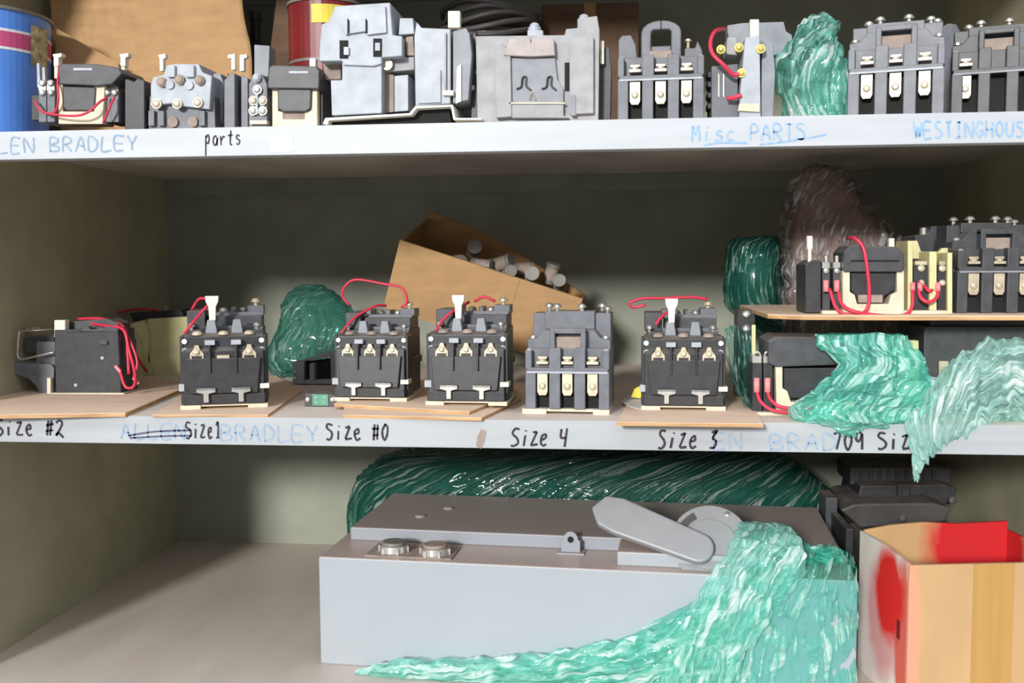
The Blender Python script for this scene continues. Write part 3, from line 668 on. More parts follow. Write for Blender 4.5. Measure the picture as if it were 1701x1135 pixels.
# contactor with red wires on the plank
Yc = .075
c = at(1455, 526, Yc)
t = thing('contactor', 'contactor with red wires and pale yellow end plates standing on the cardboard plank', 'contactor', (c.x, Yc, ZQ))
def grounded(mb, z):
    m_ = min(v.z for v in mb.v)
    for v in mb.v:
        if v.z < m_+.004: v.z = z
    return mb
zb = ZQ
c0 = at(1364, 526, Yc); c1 = at(1572, 526, Yc)
MB().box(c0.x, c1.x, Yc-.006, Yc+.08, zb, zb+.004).build('base_plate', 'cream', t, world=True, bevel=.0005)
yb = 524
MB().px([(1400,yb),(1502,yb),(1502,450),(1490,450),(1490,485),(1480,490),(1476,505),(1424,505),(1420,490),(1412,485),(1412,450),(1400,450)], Yc, Yc+.03).build('coil_bracket', 'cream', t, world=True, bevel=.0008)
cb = MB().px([(1414,452),(1488,452),(1487,482),(1470,492),(1468,504),(1424,504),(1422,492),(1414,484)], Yc+.004, Yc+.05).build('coil', 'black', t, world=True, bevel=.0015)
child_of(MB().pxb(1426, 1466, 490, 503, Yc+.0005, Yc+.004).build('name_insert', 'rust', t, world=True), t)
MB().px([(1402,452),(1500,452),(1502,422),(1490,410),(1412,408),(1402,420)], Yc-.004, Yc+.06).build('armature_cover', 'coal', t, world=True, bevel=.0015)
mb = MB(); mb.pxb(1414, 1494, 432, 434.5, Yc-.0055, Yc-.003); mb.build('cover_seam', 'cavity', t, world=True)
MB().px([(1338,440),(1350,432),(1364,432),(1364,520),(1338,520)], Yc+.004, Yc+.07).build('auxiliary_block', 'black', t, world=True, bevel=.001)
for x in (1371, 1389):
    MB().px([(x-5,524),(x+8,524),(x+8,446),(x-5,446)], Yc+.012, Yc+.06).build('terminal_block', 'coal', t, world=True, bevel=.0008)
    mb = MB(); mb.pxb(x-5, x+7, 436, 445, Yc+.012, Yc+.03); mb.cyl(at(x+1, 445, Yc+.015), at(x+1, 425, Yc+.015), .003); mb.dome(at(x+1, 450, Yc+.011), (0, -1, 0), .004, .003)
    mb.build('screw', 'steel', t, world=True)
    MB().cyl(at(x+1, 466, Yc+.006), at(x+1, 485, Yc+.004), .0034).build('terminal_boot', 'pink', t, world=True, smooth=True)
for x0, x1, y0 in ((1508,1516,400),(1544,1556,418),(1574,1582,420)):
    MB().px([(x0,524),(x1,524),(x1,y0),(x0,y0)], Yc+.006, Yc+.06).build('end_plate', 'ylw', t, world=True, bevel=.0005)
MB().px([(1508,430),(1545,430),(1545,418),(1530,418),(1524,400),(1508,400)], Yc+.05, Yc+.06).build('end_plate', 'ylw', t, world=True, bevel=.0005)
MB().px([(1550,432),(1582,432),(1580,412),(1566,412),(1558,420),(1550,420)], Yc+.05, Yc+.06).build('end_plate', 'ylw', t, world=True, bevel=.0005)
for x0, x1 in ((1518,1542),(1558,1572)):
    MB().px([(x0,522),(x1,522),(x1,440),(x0,440)], Yc+.012, Yc+.05).build('terminal_block', 'black', t, world=True, bevel=.0008)
    mb = MB(); xm = (x0+x1)/2; mb.pxb(x0+2, x1-2, 434, 440, Yc+.012, Yc+.03); mb.dome(at(xm, 446, Yc+.011), (0, -1, .2), .0045, .003); mb.dome(at(xm, 470, Yc+.011), (0, -1, .2), .004, .003)
    mb.build('screw', 'brass', t, world=True)
for x, y in ((1345, 392), (1481, 396)):
    mb = MB(); mb.pxb(x-4, x+5, y, y+22, Yc+.012, Yc+.02); mb.pxb(x-2.5, x+3, y+20, y+45, Yc+.013, Yc+.019); mb.build('reset_tab', 'tab', t, world=True, bevel=.0006)
wire(t, [(1408,396,Yc+.02),(1420,396,Yc-.004),(1434,412,Yc-.01),(1441,450,Yc-.012),(1444,490,Yc-.01),(1440,514,Yc-.01),(1428,522,Yc-.012),(1404,522,Yc-.012),(1388,510,Yc-.006),(1378,480,Yc+.004)])
wire(t, [(1392,482,Yc+.004),(1398,505,Yc-.008),(1420,518,Yc-.016),(1460,524,Yc-.014),(1500,524,Yc-.012),(1514,512,Yc-.008),(1516,490,Yc-.002),(1517,472,Yc+.01)])
wire(t, [(1526,468,Yc+.01),(1528,492,Yc-.002),(1542,502,Yc-.006),(1556,494,Yc-.002),(1560,474,Yc+.01)])
wire(t, [(1534,474,Yc+.012),(1544,484,Yc+.004),(1552,478,Yc+.012)])
for x in (1516, 1528, 1558): MB().cyl(at(x, 470, Yc+.006), at(x, 484, Yc+.003), .003).build('terminal_boot', 'pink', t, world=True, smooth=True)

# black contactor on the plank, cut by the frame edge
c = at(1660, 524, .085); s = mpp(c)
contactor((c.x, .085, ZQ), R(0), s*.95, 'black contactor standing on the cardboard plank at the right edge', body='coal', grp=None, tail=140, base=False)
# second contactor behind it: rear block with steps
Yr = .235
t = thing('contactor', 'dark contactor stack half hidden behind the yellow end plates on the plank', 'contactor', (at(1580, 400, Yr).x, Yr, ZQ))
MB().px([(1520,500),(1600,500),(1600,392),(1575,392),(1572,376),(1548,376),(1545,388),(1520,392)], Yr, Yr+.06).build('housing', 'coal', t, world=True, bevel=.001)
for o in t.children:
    zm = min(v.co.z for v in o.data.vertices)
    for v in o.data.vertices:
        if v.co.z < zm+.01: v.co.z = 0
for x in (1534, 1590): 
    a_ = at(x, 386, Yr+.02); MB().cyl(a_-Vector((0,0,.006)), a_+Vector((0,0,.006)), .005).build('screw', 'steel', t, world=True)

# clear-wrapped brown bundle and dark green bundle behind
t = thing('wrapped_bundle', 'tall brown bundle in clear plastic film behind the red-wired contactor', 'bundle', (at(1395, 520, .42).x, .42, Z2))
secs = [(1338,276,1385,276,.42,.015),(1318,290,1408,290,.42,.04),(1312,320,1428,322,.42,.055),(1306,360,1455,360,.42,.06),(1302,395,1492,392,.42,.062),(1304,450,1500,450,.42,.064),(1304,520,1500,520,.42,.064),(1304,580,1496,580,.42,.062),(1306,626,1490,626,.42,.06)]
lump('contents', [(x0+9, y+7 if i == 0 else y, x1-9, y1+7 if i == 0 else y1, Y, h*.82) for i, (x0, y, x1, y1, Y, h) in enumerate(secs)], 'foam', t, .008, 9, 40, 48, fu=3, fv=2)
lump('clear_film', secs, 'clear', t, .020, 11, 110, 140, fu=6, fv=4, pl=.15)
t = thing('wrapped_bundle', 'dark green film-wrapped bundle beside the tall clear-wrapped one', 'bundle', (at(1250, 520, .42).x, .43, Z2))
secs = [(1222,396,1288,392,.43,.03),(1208,404,1294,402,.43,.045),(1206,440,1296,440,.43,.05),(1204,490,1296,490,.43,.05),(1212,516,1296,520,.43,.045),(1266,560,1298,560,.43,.04),(1268,624,1298,624,.43,.04)]
lump('contents', [(x0+8, y+6 if i == 0 else y, x1-8, y1+6 if i == 0 else y1, Y, h*.8) for i, (x0, y, x1, y1, Y, h) in enumerate(secs)], 'darkgoods', t, .004, 2, 30, 40, fu=3, fv=2)
lump('green_film', secs, 'teal', t, .008, 12, 90, 90, fu=5, fv=4)

# contactor under the plank with film
Yk = on(1300, 690, Z2).y
t = thing('contactor', 'contactor with two red wires under the cardboard plank, right part covered by mint film', 'contactor', (at(1320, 690, Yk).x, Yk, Z2))
g = lambda y: y
c0 = at(1246, 690, Yk); c1 = at(1400, 690, Yk)
MB().box(c0.x, c1.x+.06, Yk-.004, Yk+.1, Z2, Z2+.004).build('base_plate', 'cream', t, world=True, bevel=.0005)
MB().px([(1290,684),(1420,684),(1420,668),(1314,668),(1308,650),(1300,645),(1300,600),(1288,598)], Yk, Yk+.03).build('coil_bracket', 'cream', t, world=True, bevel=.0008)
MB().px([(1302,612),(1400,612),(1400,662),(1312,662),(1302,648)], Yk+.004, Yk+.07).build('coil', 'black', t, world=True, bevel=.0015)
MB().px([(1276,604),(1276,568),(1290,560),(1410,560),(1410,606),(1290,610)], Yk-.004, Yk+.08).build('armature_cover', 'coal', t, world=True, bevel=.0015)
for x in (1258, 1276):
    MB().px([(x-8,684),(x+8,684),(x+8,604),(x-8,604)], Yk+.004, Yk+.06).build('terminal_block', 'black', t, world=True, bevel=.0008)
    mb = MB(); mb.pxb(x-8, x+7, 592, 603, Yk+.006, Yk+.03); mb.tube([at(x-6, 594, Yk+.008), at(x-4, 586, Yk+.008), at(x+3, 586, Yk+.008), at(x+6, 594, Yk+.008)], .0014); mb.build('screw', 'steel', t, world=True)
    MB().cyl(at(x-1, 628, Yk-.002), at(x-1, 652, Yk-.004), .0036).build('terminal_boot', 'pink', t, world=True, smooth=True)
mb = MB(); mb.pxb(1249, 1255, 540, 606, Yk+.04, Yk+.045); mb.build('end_plate', 'ylw', t, world=True)
wire(t, [(1257,650,Yk-.004),(1264,668,Yk-.012),(1284,682,Yk-.018),(1320,686,Yk-.018),(1345,684,Yk-.012)])
wire(t, [(1275,650,Yk-.004),(1280,664,Yk-.012),(1296,676,Yk-.018),(1330,680,Yk-.018),(1350,678,Yk-.012)])
# dark stepped contactor behind the whitened film, carrying the plank
Yk2 = .10
t = thing('contactor', 'dark contactor behind film under the right end of the cardboard plank', 'contactor', (at(1600, 660, Yk2).x, Yk2, Z2))
x0 = at(1534, 600, Yk2).x; x1 = min(at(1760, 600, Yk2).x, XR-.02)
MB().box(x0, x1, Yk2, Yk2+.12, Z2, ZP-.012).build('housing', 'coal', t, world=True, bevel=.0015)
MB().box(x0+.01, x1-.01, Yk2+.01, Yk2+.1, ZP-.012, ZP).build('arc_hood', 'black', t, world=True, bevel=.001)
MB().px([(1492,668),(1528,668),(1526,566),(1498,566)], Yk2-.02, Yk2-.004).build('end_plate', 'ylw', t, world=True, bevel=.0006)
for x in (1560, 1610, 1660): MB().px([(x,640),(x+16,640),(x+16,600),(x,600)], Yk2-.004, Yk2).build('pole_contact', 'brass', t, world=True, bevel=.0004)
# little dark device with white terminals beside the green film strip
t = thing('auxiliary_contact', 'small dark contact block standing behind the starter above Size 3, beside green film', 'contact block', (at(1240, 560, .2).x, .2, Z2))
q = at(1240, 516, .2); h = q.z
MB().box(q.x-.012, q.x+.012, .2, .24, Z2, h).build('body', 'black', t, world=True, bevel=.001)
for y in (522, 546): MB().dome(at(1240, y, .2), (0, -1, .3), .006, .004).build('screw', 'steel', t, world=True)
# thin film strip
t = thing('film_strip', 'thin translucent green film hanging beside the starter above Size 3', 'stretch film', (at(1225, 680, .10).x, .12, Z2))
sheet('film_sheet', [[at(1206, 545, .16), at(1222, 540, .165), at(1250, 560, .16)], [at(1208, 590, .15), at(1225, 600, .14), at(1254, 610, .14)], [at(1215, 630, .12), at(1230, 640, .115), at(1252, 650, .11)], [at(1236, 674, .085), at(1242, 676, .08), at(1248, 680, .08)]], 'tealsheet', t, .005, 6, 60, 40, 4, 4, .006)
# paper and yellow leaflet by the same starter
p = on(1050, 668, Z2+TB*.9)
t = thing('leaflet', 'white and yellow leaflet tucked beside the starter above Size 3', 'paper', (p.x, p.y, Z2+TB*.9))
P = [on(x, y, Z2+TB*.9) for x, y in ((1032,668),(1046,676),(1066,682),(1066,660),(1046,655))]
MB().xy([(q.x, q.y) for q in P], Z2+TB*.9, Z2+TB*.9+.0008).build('sheet', 'paper', t, world=True)
P = at(1050, 655, p.y+.02)
MB().px([(1048,660),(1066,662),(1066,640),(1054,646)], p.y+.02, p.y+.021).build('yellow_leaf', 'yellow', t, world=True)

# mint film masses over the contactors
t = thing('stretch_film', 'crumpled mint green stretch film hanging from under the plank over the contactor', 'stretch film', (at(1430, 690, .03).x, .03, Z2))
lump('film_mass', [(1350,556,1500,556,.045,.012),(1362,572,1512,572,.04,.02),(1392,600,1520,600,.036,.026),(1380,630,1540,630,.032,.03),(1345,660,1545,660,.026,.034),(1318,684,1540,684,.02,.034),(1330,696,1500,698,.012,.026),(1385,708,1440,712,.004,.014),(1398,720,1416,722,-.006,.004)], 'mint', t, .018, 21, 150, 200, 6, 5, .8, pl=.4)
t = thing('stretch_film', 'whitened mint stretch film trailing over the shelf edge at the right', 'stretch film', (at(1600, 650, .03).x, .03, Z2))
lump('film_mass', [(1740,570,1740,680,.05,.03),(1690,566,1690,690,.045,.036),(1640,572,1650,700,.038,.038),(1590,600,1612,718,.026,.036),(1548,640,1578,728,.008,.028),(1512,690,1556,742,-.012,.016),(1508,728,1546,752,-.016,.010),(1510,756,1532,764,-.016,.007),(1512,780,1526,784,-.014,.004),(1522,797,1526,797,-.014,.001)], 'mintw', t, .018, 31, 170, 190, 6, 4, .8, pl=.5)

# ------------------------------------------------------------------ BOTTOM SHELF
ANG = math.atan2(.0737-.1146, .2076+.4009+.0)  # right end stands closer to the shelf edge
LB, HB2, DBX = .701, .1492, .300
o0 = Vector((-.4012, .1146, Z3))
t = thing('enclosure', 'large grey steel switch enclosure lying on the bottom shelf with disconnect lever', 'electrical enclosure', o0, ANG)
MB().box(0, LB, 0, DBX, .0, HB2).build('enclosure_body', 'enc', t, bevel=.002)
lid = MB().box(.016, LB-.012, .086, DBX+.004, HB2, HB2+.019).build('cover', 'enclid', t, bevel=.002)
for x, y in ((.10, .16), (.13, .215)): MB().dome((x, y, HB2+.019), (0, 0, 1), .008, .003).build('cover_button', 'enclid', lid)
child_of(MB().tube([(.36, .115, HB2+.0195), (.40, .12, HB2+.020), (.43, .135, HB2+.022)], .001).build('latch_wire', 'dkgrey', lid), lid)
kx = [(.096, .034), (.155, .030)]
MB().box(.062, .182, .010, .072, HB2, HB2+.0022).build('knockout_plate', 'rust', t, bevel=.0006)
for i, (x, y) in enumerate(kx):
    f_ = MB().cyl((x, y, HB2+.0022), (x, y, HB2+.012), .020, .019, 28).build('conduit_hub', 'tin', t, bevel=.001)
    MB().cyl((x, y, HB2+.012), (x, y, HB2+.0165), .0165, .016, 28).build('hub_cap', 'fuse' if i == 0 else 'rust', f_, bevel=.001)
    for k in range(6):
        aa = k*math.pi/3; MB().box(x+.0195*math.cos(aa)-.002, x+.0195*math.cos(aa)+.002, y+.0195*math.sin(aa)-.002, y+.0195*math.sin(aa)+.002, HB2+.0022, HB2+.010).build('locknut_ear', 'tin', f_)
# hasp
hx = .335
mb = MB(); mb.box(hx-.018, hx+.020, .058, .080, HB2, HB2+.0025)
ring_o = [(hx-.012, HB2+.0025), (hx+.014, HB2+.0025), (hx+.014, HB2+.018)]+[(hx+.001+.010*math.cos(a), HB2+.020+.011*math.sin(a)) for a in [k*math.pi/8 for k in range(9)]]+[(hx-.012, HB2+.018)]
mb.xz(ring_o, .064, .0675); hp = mb.build('hasp', 'enclid', t, bevel=.0005)
MB().cyl((hx+.001, .0625, HB2+.020), (hx+.001, .0642, HB2+.020), .0042, n=16).build('hasp_hole', 'cavity', hp)
# disconnect mechanism
MB().box(.402, .600, .020, .0855, HB2, HB2+.0185).build('handle_flange', 'enc', t, bevel=.002)
lean = R(36)
du = Vector((1, 0, 0)); dv = Vector((0, math.sin(lean), math.cos(lean))); dn = dv.cross(du)*1.0
if dn.y > 0: dn = -dn
pc = Vector((.516, .026, HB2+.022))   # pivot, seen near the lower edge of the dial
disc = lambda u, v, w: pc+du*u+dv*v+dn*w
R1 = .052
cc = (.006, .014)
outer = [(cc[0]+R1*math.cos(a), cc[1]+R1*math.sin(a)) for a in [k*2*math.pi/48 for k in range(48)]]
def dprism(poly, w0, w1): return MB().ext([disc(u, v, w0) for u, v in poly], dn*(w1-w0))
dl = dprism([(u, max(v, -.027)) for u, v in outer], -.012, -.004).build('dial', 'lever', t, bevel=.0012)
dprism([(cc[0]+.034*math.cos(a), max(-.027, cc[1]-.003+.034*math.sin(a))) for a in [k*2*math.pi/36 for k in range(36)]], -.004, -.001).build('dial_boss', 'lever', dl, bevel=.0008)
arc = [(cc[0]+.046*math.cos(a), cc[1]+.046*math.sin(a)) for a in [R(118+k*6) for k in range(6)]]+[(cc[0]+.036*math.cos(a), cc[1]+.036*math.sin(a)) for a in [R(148-k*6) for k in range(6)]]
dprism(arc, -.004, -.0034).build('dial_slot', 'dkgrey', dl)
MB().dome(disc(cc[0]+.022, cc[1]+.040, -.004), dn, .004, .002).build('screw', 'steel', dl)
la = R(159)
lu = Vector((math.cos(la), math.sin(la))); lv = Vector((-lu.y, lu.x))
def lp_(a_, b_): q = lu*a_+lv*b_; return (q.x-.010, q.y+.000)
lev = [lp_(0+.020*math.cos(x_), .020*math.sin(x_)) for x_ in [R(-90-k*18) for k in range(11)]]
lev += [lp_(.108, .025), lp_(.132, .022), lp_(.148, .004), lp_(.137, -.019), lp_(.114, -.025)]
dprism(lev, .002, .016).build('lever', 'lever', t, bevel=.003)

# films: bundle behind / over the back of the enclosure
t2 = thing('film_bundle', 'dark green film-wrapped bundle lying behind the grey enclosure cover', 'bundle', (-.05, .5, Z3))
Yb = .50
secs = [(700,748,1240,748,Yb,.04),(640,756,1300,756,Yb,.065),(604,785,1352,790,Yb,.085),(582,830,1392,832,Yb,.09),(578,880,1396,885,Yb,.09),(578,958,1396,966,Yb,.088)]
lump('contents', [(x0+14, y+(10 if i == 0 else 0), x1-14, y1+(10 if i == 0 else 0), Y, h*.85) for i, (x0, y, x1, y1, Y, h) in enumerate(secs)], 'darkgoods', t2, .004, 2, 40, 40, fu=3, fv=2)
lump('green_film', secs, 'teald', t2, .012, 41, 110, 420, pl=.7)

# wrap hanging on the front right of the enclosure
t3 = thing('stretch_film', 'mint stretch film torn open across the right end of the grey enclosure', 'stretch film', (.2, .06, Z3))
def enc_front(px, py, off):
    """a point `off` metres in front of the enclosure's front face along the pixel's ray"""
    n_ = Vector((-math.sin(ANG), math.cos(ANG), 0)); d = ray(px, py); k = (o0-n_*off-CAMP).dot(n_)/d.dot(n_); return CAMP+d*k
F = enc_front
sheet('film_panel', [[F(1270,912,-.05), F(1330,905,-.06), F(1390,908,-.06), F(1418,926,-.03)],
                     [F(1240,945,.006), F(1320,940,.006), F(1385,942,.006), F(1424,950,.004)],
                     [F(1215,1010,.006), F(1290,1010,.008), F(1370,1010,.008), F(1424,1015,.004)],
                     [F(1190,1080,.006), F(1270,1080,.008), F(1370,1080,.006), F(1423,1085,.004)],
                     [F(1180,1150,.006), F(1260,1150,.008), F(1370,1150,.006), F(1422,1150,.004)]], 'mintclear', t3, .016, 5, 150, 150, 6, 6, .0)
def F3(x0, y0, x1, y1, off, hd):
    return (F(x0, y0, off), F(x1, y1, off), hd)
def lumpF(name, secs, m, amp, seed, nu, nv, fu, fv):
    C = [(a+b)/2 for a, b, h in secs]; A = [(b-a)/2 for a, b, h in secs]; B = [Vector((0, h, 0)) for a, b, h in secs]
    return lump3(name, C, A, B, m, t3, amp, seed, nu, nv, fu, fv, .85)
lumpF('film_twist', [F3(1228,868,1305,872,-.035,.006), F3(1218,898,1335,905,.010,.008), F3(1196,935,1335,955,.014,.010), F3(1165,980,1290,1010,.016,.012), F3(1140,1025,1258,1062,.016,.012), F3(1118,1070,1228,1110,.016,.012), F3(1100,1115,1205,1155,.014,.010), F3(1090,1155,1190,1190,.012,.008)], 'mintrope', .013, 8, 160, 170, 4, 7)
lumpF('film_tail', [F3(1205,985,1215,1050,.012,.006), F3(1120,1030,1135,1115,.014,.008), F3(1040,1064,1048,1150,.016,.009), F3(940,1080,945,1165,.018,.010), F3(840,1092,845,1165,.020,.010), F3(730,1098,735,1160,.022,.010), F3(650,1100,655,1152,.026,.008), F3(590,1116,594,1140,.026,.004)], 'minttail', .012, 18, 220, 110, 10, 4)
lumpF('film_corner', [F3(1240,890,1250,925,-.05,.01), F3(1290,878,1300,925,-.055,.014), F3(1340,905,1345,935,-.05,.014), F3(1400,916,1404,936,-.045,.010)], 'mint', .010, 28, 80, 70, 5, 4)
sheet('film_panel', [[F(1150,1000,.008), F(1180,990,.008), F(1215,980,.008)], [F(1010,1070,.008), F(1100,1060,.010), F(1200,1050,.010)], [F(850,1100,.010), F(1000,1110,.012), F(1200,1100,.012)], [F(640,1112,.014), F(900,1150,.016), F(1200,1160,.012)]], 'mintclear', t3, .010, 15, 100, 120, 6, 6, .004)
for o in t3.children:
    for v in o.data.vertices:
        wz = v.co.z
        if wz < .0012: v.co.z = .0012 + .0015*abs(noise.noise(v.co*40))

# black unit behind, right
Yg = .46
t = thing('circuit_breaker', 'dark grey dusty breaker standing behind the red-sprayed cardboard box', 'circuit breaker', (at(1500, 880, Yg).x, Yg, Z3))
def tobase(mb_, z=Z3):
    zm = min(v.z for v in mb_.v)
    for v in mb_.v:
        if v.z < zm+.02: v.z = z
    return mb_
tobase(MB().px([(1412,870),(1580,870),(1580,960),(1412,960)], Yg+.02, Yg+.15)).build('base', 'dkgrey', t, world=True, bevel=.002)
MB().ext([at(1396,848,Yg-.06), at(1430,878,Yg-.06), at(1570,868,Yg-.06), at(1580,845,Yg-.06), at(1550,836,Yg-.06), at(1420,838,Yg-.06)], (0, .14, 0)).build('cover', 'dkgrey', t, world=True, bevel=.003)
MB().px([(1422,838),(1582,838),(1590,812),(1570,806),(1430,808)], Yg+.0, Yg+.12).build('arc_hood', 'black', t, world=True, bevel=.002)
MB().px([(1412,806),(1580,806),(1580,778),(1412,778)], Yg+.04, Yg+.14).build('top_block', 'dkgrey', t, world=True, bevel=.002)
mb = MB()
for k in range(9): mb.pxb(1428+k*15, 1436+k*15, 782, 800, Yg+.036, Yg+.04)
mb.build('vent_rib', 'black', t, world=True)
MB().px([(1492,806),(1512,806),(1512,826),(1492,826)], Yg-.012, Yg).build('toggle', 'black', t, world=True, bevel=.002)
for x, y in ((1500, 862), (1582, 832)): MB().dome(at(x, y, Yg-.06), (0, -1, .3), .006, .004).build('screw', 'dkgrey', t, world=True)
Yh = .20
t = thing('black_plate', 'narrow black metal piece wedged between the enclosure and the cardboard box', 'metal part', (at(1415, 1000, Yh).x, Yh, Z3))
q0 = at(1408, 880, Yh); q1 = at(1440, 1000, Yh)
MB().box(.321, .331, .24, .34, Z3, q0.z-.01).build('plate', 'black', t, world=True, bevel=.001)
MB().box(.314, .331, .345, .40, Z3, q0.z+.01).build('rear_post', 'coal', t, world=True, bevel=.001)

# red-sprayed cardboard carton
BA = R(9); bo = Vector((.3465, .022, Z3)); bw, bd, bh, bt = .205, .150, .184, .005
M['carton_l'] = paint_card('carton_left_face', (.78, .72, .66), [((0, .07, .10), (.05, .05, .085), (.72, .38, .37)), ((0, .015, .085), (.05, .022, .11), (.70, .13, .09)), ((0, .055, .130), (.05, .042, .060), (.74, .018, .014))])
M['carton_f'] = paint_card('carton_front_face', (.50, .315, .155), [((-.02, 0, .09), (.035, .05, .14), (.72, .30, .20))])
M['carton_b'] = paint_card('carton_back_face', (.55, .34, .16), [((.19, .15, .17), (.105, .05, .12), (.60, .015, .02))])
t = thing('cardboard_box', 'open cardboard carton with red spray paint at the right of the bottom shelf', 'box', bo, BA)
MB().box(0, bw, 0, bt, 0, bh).build('front_wall', 'carton_f', t, bevel=.0008)
MB().ext([(0, bt, 0), (0, bt, bh), (0, bd*.5, bh+.004), (0, bd, bh+.002), (0, bd, 0)], (bt, 0, 0)).build('side_wall', 'carton_l', t, bevel=.0008)
MB().box(bw-bt, bw, bt, bd, 0, bh).build('side_wall', 'carton_b', t, bevel=.0008)
MB().xz([(bt, 0), (bt, bh+.004), (.04, bh+.010), (.085, bh+.013), (.13, bh+.010), (bw-bt, bh+.012), (bw-bt, 0)], bd-bt, bd).build('back_wall', 'carton_b', t, bevel=.0008)
MB().box(bt, bw-bt, bt, bd-bt, 0, bt).build('bottom', 'carton_b', t)
MB().box(.078, .128, -.0006, 0, .0, bh).build('packing_tape', mat('brown_packing_tape', (.46, .265, .085), .35, 0, .06, 12, stretch=(8, 1, .5)), t)
MB().box(-.0006, 0, .022, .030, .085, .108).build('ink_mark', 'dkred', t)

# ------------------------------------------------------------------ TOP SHELF
YT = .03
def top_thing(name, label, cat_, px, Y, group=None):
    q = at(px, 205, Y); return thing(name, label, cat_, (q.x, Y, Z1), 0, group), mpp(Vector((q.x, Y, Z1)))
def drop(t, eps=.02):
    """stand a thing's lowest edges on the top shelf"""
    for o in t.children:
        pass
YBOT = lambda Y, x=900: None
def ybase(x, Y):
    """pixel row at which the top shelf's surface would project at depth Y"""
    v = Vector((at(x, 200, Y).x, Y, Z1))-CAMP; return H_/2-FPX*v.dot(UP)/v.dot(FW)

# blue tin
t, s = top_thing('paint_tin', 'blue paint tin with magenta band at the left end of the top shelf', 'tin', -30, .13)
rb, rt_, hh = 100*s, 112*s, 208*s
def ring(z0, z1, dr, name, m, par, n=64):
    r0 = rb+(rt_-rb)*z0/hh+dr; r1 = rb+(rt_-rb)*z1/hh+dr
    return MB().cyl((0, 0, z0), (0, 0, z1), r0, r1, n).build(name, m, par, smooth=False)
b = ring(0, hh-.004, 0, 'tin_body', 'blue', t)
ring(hh-.004, hh, .0025, 'rim', 'fuse', t); ring(0, .004, .0015, 'rim', 'fuse', t)
ring(hh*.70, hh*.82, .0005, 'printed_band', 'magenta', t); ring(hh*.815, hh*.835, .0006, 'printed_line', 'white', t); ring(hh*.68, hh*.70, .0006, 'printed_line', 'white', t)
mb = MB(); 
for k in range(6):
    a0, a1 = R(-14+k*4), R(-10+k*4); r = lambda z: rb+(rt_-rb)*z/hh+.0012
    za, zb_ = hh*.60, hh*.90
    mb.add([(r(za)*math.cos(a0), r(za)*math.sin(a0), za), (r(za)*math.cos(a1), r(za)*math.sin(a1), za), (r(zb_)*math.cos(a1), r(zb_)*math.sin(a1), zb_), (r(zb_)*math.cos(a0), r(zb_)*math.sin(a0), zb_)], [(0, 1, 2, 3)])
mb.build('colour_sticker', 'sticker', t)
for a_ in (-88, -76):
    aa = R(a_); mb = MB(); mb.cyl((r(.01)*math.cos(aa), r(.01)*math.sin(aa), .02), (r(hh*.3)*math.cos(aa), r(hh*.3)*math.sin(aa), hh*.3), .001); mb.build('printed_line', 'white', t)

def zpx(py, Y): return at(850, py, Y).z
def std(par, mb, name, m, bev=.001, base=True):
    if base:
        zm = min(v.z for v in mb.v)
        for v in mb.v:
            if v.z < zm+.006: v.z = Z1
    return mb.build(name, m, par, world=True, bevel=bev)

# cream coil contactor with red wires
Y = YT+.0
t, s = top_thing('contactor', 'cream and black coil contactor with red wires right of the blue tin', 'contactor', 132, Y)
std(t, MB().px([(58,203),(204,200),(204,207),(58,209)], Y-.004, Y+.08), 'base_plate', 'cream', .0005)
MB().px([(97,206),(97,140),(104,140),(104,185),(156,185),(156,142),(174,142),(170,206)], Y, Y+.03).build('coil_bracket', 'cream', t, world=True, bevel=.0008)
MB().px([(104,143),(159,145),(157,180),(150,184),(110,184),(104,178)], Y-.002, Y+.05).build('coil', 'coal', t, world=True, bevel=.0015)
MB().px([(98,140),(96,110),(104,106),(160,106),(196,112),(203,122),(186,140),(160,143)], Y-.006, Y+.06).build('armature_cover', 'coal', t, world=True, bevel=.0015)
MB().pxb(122, 153, 113, 117, Y-.0068, Y-.004).build('cover_slot', 'lgrey', t, world=True)
for x in (70, 84, 178, 190):
    MB().px([(x-6,203),(x+7,203),(x+7,150),(x-6,150)], Y+.006, Y+.05).build('terminal_block', 'slate', t, world=True, bevel=.0008)
    mb = MB(); mb.pxb(x-6, x+6, 135, 150, Y+.01, Y+.03); mb.dome(at(x, 154, Y+.005), (0, -1, 0), .0042, .003); mb.dome(at(x, 138, Y+.009), (0, -1, .4), .0045, .003)
    mb.build('screw', 'steel', t, world=True)
for x, y in ((61, 105), (70, 112)): MB().px([(x,y),(x+4,y),(x+6,y+40),(x+1,y+40)], Y+.04, Y+.046).build('side_prong', 'lgrey', t, world=True)
MB().px([(52,200),(206,200),(206,158),(52,158)], Y+.052, Y+.085).build('rear_block', 'black', t, world=True, bevel=.001)
for x in (94, 205):
    mb = MB(); mb.px([(x-7,90),(x+8,88),(x+8,94),(x+3,96),(x+3,110),(x-5,110),(x-5,96)], Y+.02, Y+.03); mb.pxb(x-4, x+2, 108, 130, Y+.022, Y+.028); mb.build('reset_tab', 'tab', t, world=True, bevel=.0006)
wire(t, [(98,110,Y+.01),(96,140,Y-.004),(97,165,Y-.008),(92,185,Y-.004),(78,190,Y+.0)], .0015)
wire(t, [(58,168,Y),(68,184,Y-.008),(95,191,Y-.014),(130,192,Y-.016),(150,184,Y-.016),(165,170,Y-.010),(178,162,Y)], .0015)
wire(t, [(190,162,Y),(182,178,Y-.008),(175,196,Y-.006),(172,203,Y-.004)], .0015)
t, s = top_thing('auxiliary_contact', 'black side block standing beside the cream coil contactor', 'contact block', 222, YT+.005)
std(t, MB().px([(207,215),(240,213),(240,134),(228,130),(222,136),(214,132),(207,130)], YT+.005, YT+.09), 'body', 'black', .001)

